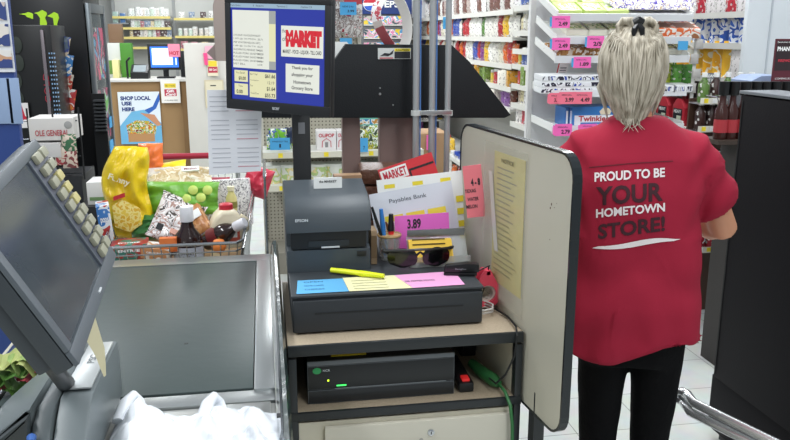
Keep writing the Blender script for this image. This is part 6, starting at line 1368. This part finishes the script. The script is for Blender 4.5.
# hair
hm = bpy.data.materials.new('hair'); hm.use_nodes = True; nt = hm.node_tree; N = nt.nodes; L = nt.links; p = N['Principled BSDF']; p.inputs['Roughness'].default_value = .5
tc = N.new('ShaderNodeTexCoord'); mp = N.new('ShaderNodeMapping'); mp.inputs['Scale'].default_value = (1, 1, .12); nz = N.new('ShaderNodeTexNoise'); nz.inputs['Scale'].default_value = 90; nz.inputs['Detail'].default_value = 3
L.new(tc.outputs['Object'], mp.inputs[0]); L.new(mp.outputs[0], nz.inputs['Vector']); cr = N.new('ShaderNodeValToRGB'); cr.color_ramp.elements[0].position = .3; cr.color_ramp.elements[0].color = lin('#857c6a'); cr.color_ramp.elements[1].position = .7; cr.color_ramp.elements[1].color = lin('#cfc6b4')
L.new(nz.outputs[0], cr.inputs[0]); L.new(cr.outputs[0], p.inputs['Base Color']); bp = N.new('ShaderNodeBump'); bp.inputs['Strength'].default_value = .5; bp.inputs['Distance'].default_value = .004; L.new(nz.outputs[0], bp.inputs['Height']); L.new(bp.outputs[0], p.inputs['Normal'])
HR = [(1.626, .030, .035, .0), (1.612, .056, .066, 0), (1.585, .080, .09, .002), (1.55, .092, .102, .0), (1.515, .093, .105, -.004), (1.475, .084, .096, -.010), (1.44, .064, .078, -.018), (1.41, .048, .060, -.022), (1.385, .036, .044, -.028), (1.362, .02, .028, -.034)]
def hairp(z, ang):
    for (z0, a0, b0, c0), (z1, a1, b1, c1) in zip(HR, HR[1:]):
        if z1 <= z <= z0:
            t = (z0 - z) / (z0 - z1); rx, ry, cy = a0 + (a1 - a0) * t, b0 + (b1 - b0) * t, c0 + (c1 - c0) * t; break
    return Vector((rx * math.cos(ang), cy + ry * math.sin(ang) * (1 if math.sin(ang) < 0 else .55), z))
b = B(); b.rings([[hairp(z, 2 * math.pi * k / 36) for k in range(36)] for z in [1.6259 - .2635 * j / 26 for j in range(27)]], hm)
for k in range(120):
    a = R(random.uniform(165, 375)); z0 = random.uniform(1.56, 1.615); z1 = random.uniform(1.375, 1.44); a1 = a + random.uniform(-.25, .25) + (R(270) - a) * .25
    pts = [hairp(z0 + (z1 - z0) * j / 8, a + (a1 - a) * j / 8) * 1 for j in range(9)]
    pts = [Vector((q.x * 1.012, q.y - .001, q.z)) for q in pts]
    r_ = random.uniform(.0018, .004); b.tube(pts, [r_ * .5] + [r_] * 6 + [r_ * .8, r_ * .2], hm, 5)
for k in range(14):   # loose ends over the collar
    x = random.uniform(-.055, .055); q = hairp(1.40, R(270) + x * 12); L_ = random.uniform(.015, .035)
    b.tube([q, q + Vector((random.uniform(-.008, .008), -.006, -L_ * .5)), q + Vector((random.uniform(-.018, .018), -.012, -L_))], [.0022, .0016, .0005], hm, 4)
for sx in (-1, 1):
    b.tube([(sx * .072, .03, 1.50), (sx * .088, .0, 1.47), (sx * .072, -.01, 1.43), (sx * .060, -.01, 1.39)], [.006, .008, .006, .001], hm, 6)
b.obj('hair', wo, local=True, ang=80).location.x = -.03
# twin knots
b = B()
for sx in (-1, 1):
    for k in range(7):
        a0 = random.uniform(0, .5); rr = .024 - .0014 * k
        b.tube([Vector((sx * .028, -.045 + .002 * k, 1.605)) + Vector((math.cos(a0 + t * .9) * rr * sx * 1.1, math.sin(t * 1.7) * .008, math.sin(a0 + t * .9) * rr + .006)) for t in range(8)], [.006, .008, .009, .009, .009, .009, .008, .005], hm, 7)
    for k in range(10): # strands drawn up to the knot
        a = R(270) + sx * (.25 + .12 * k); q0 = hairp(1.50 + .008 * k, a); b.tube([q0 * 1.0, (q0 + Vector((sx * .03, -.06, 1.60))) / 2 + Vector((sx * .006, -.016, .015)), Vector((sx * .022, -.048, 1.600))], [.001, .004, .005], hm, 5)
b.obj('hair_knot', wo, local=True, ang=80).location.x = -.03
b = B()
for sx in (-1, 1):
    b.tube([(0, -.066, 1.625), (sx * .010, -.074, 1.612), (sx * .012, -.072, 1.592), (sx * .004, -.06, 1.585)], [.006, .008, .007, .004], blackg, 8)
b.tube([(-.012, -.064, 1.628), (0, -.068, 1.635), (.012, -.064, 1.628)], .009, blackg, 8); b.obj('hair_clip', wo, local=True).location.x = -.03
b = B(); b.lathe([(.001, -.012), (.006, -.008), (.007, 0), (.001, .006)], M('#8a8c8a', .2, .9), (.087, .01, 1.462), 10); b.obj('earring', wo, local=True).location.x = -.03
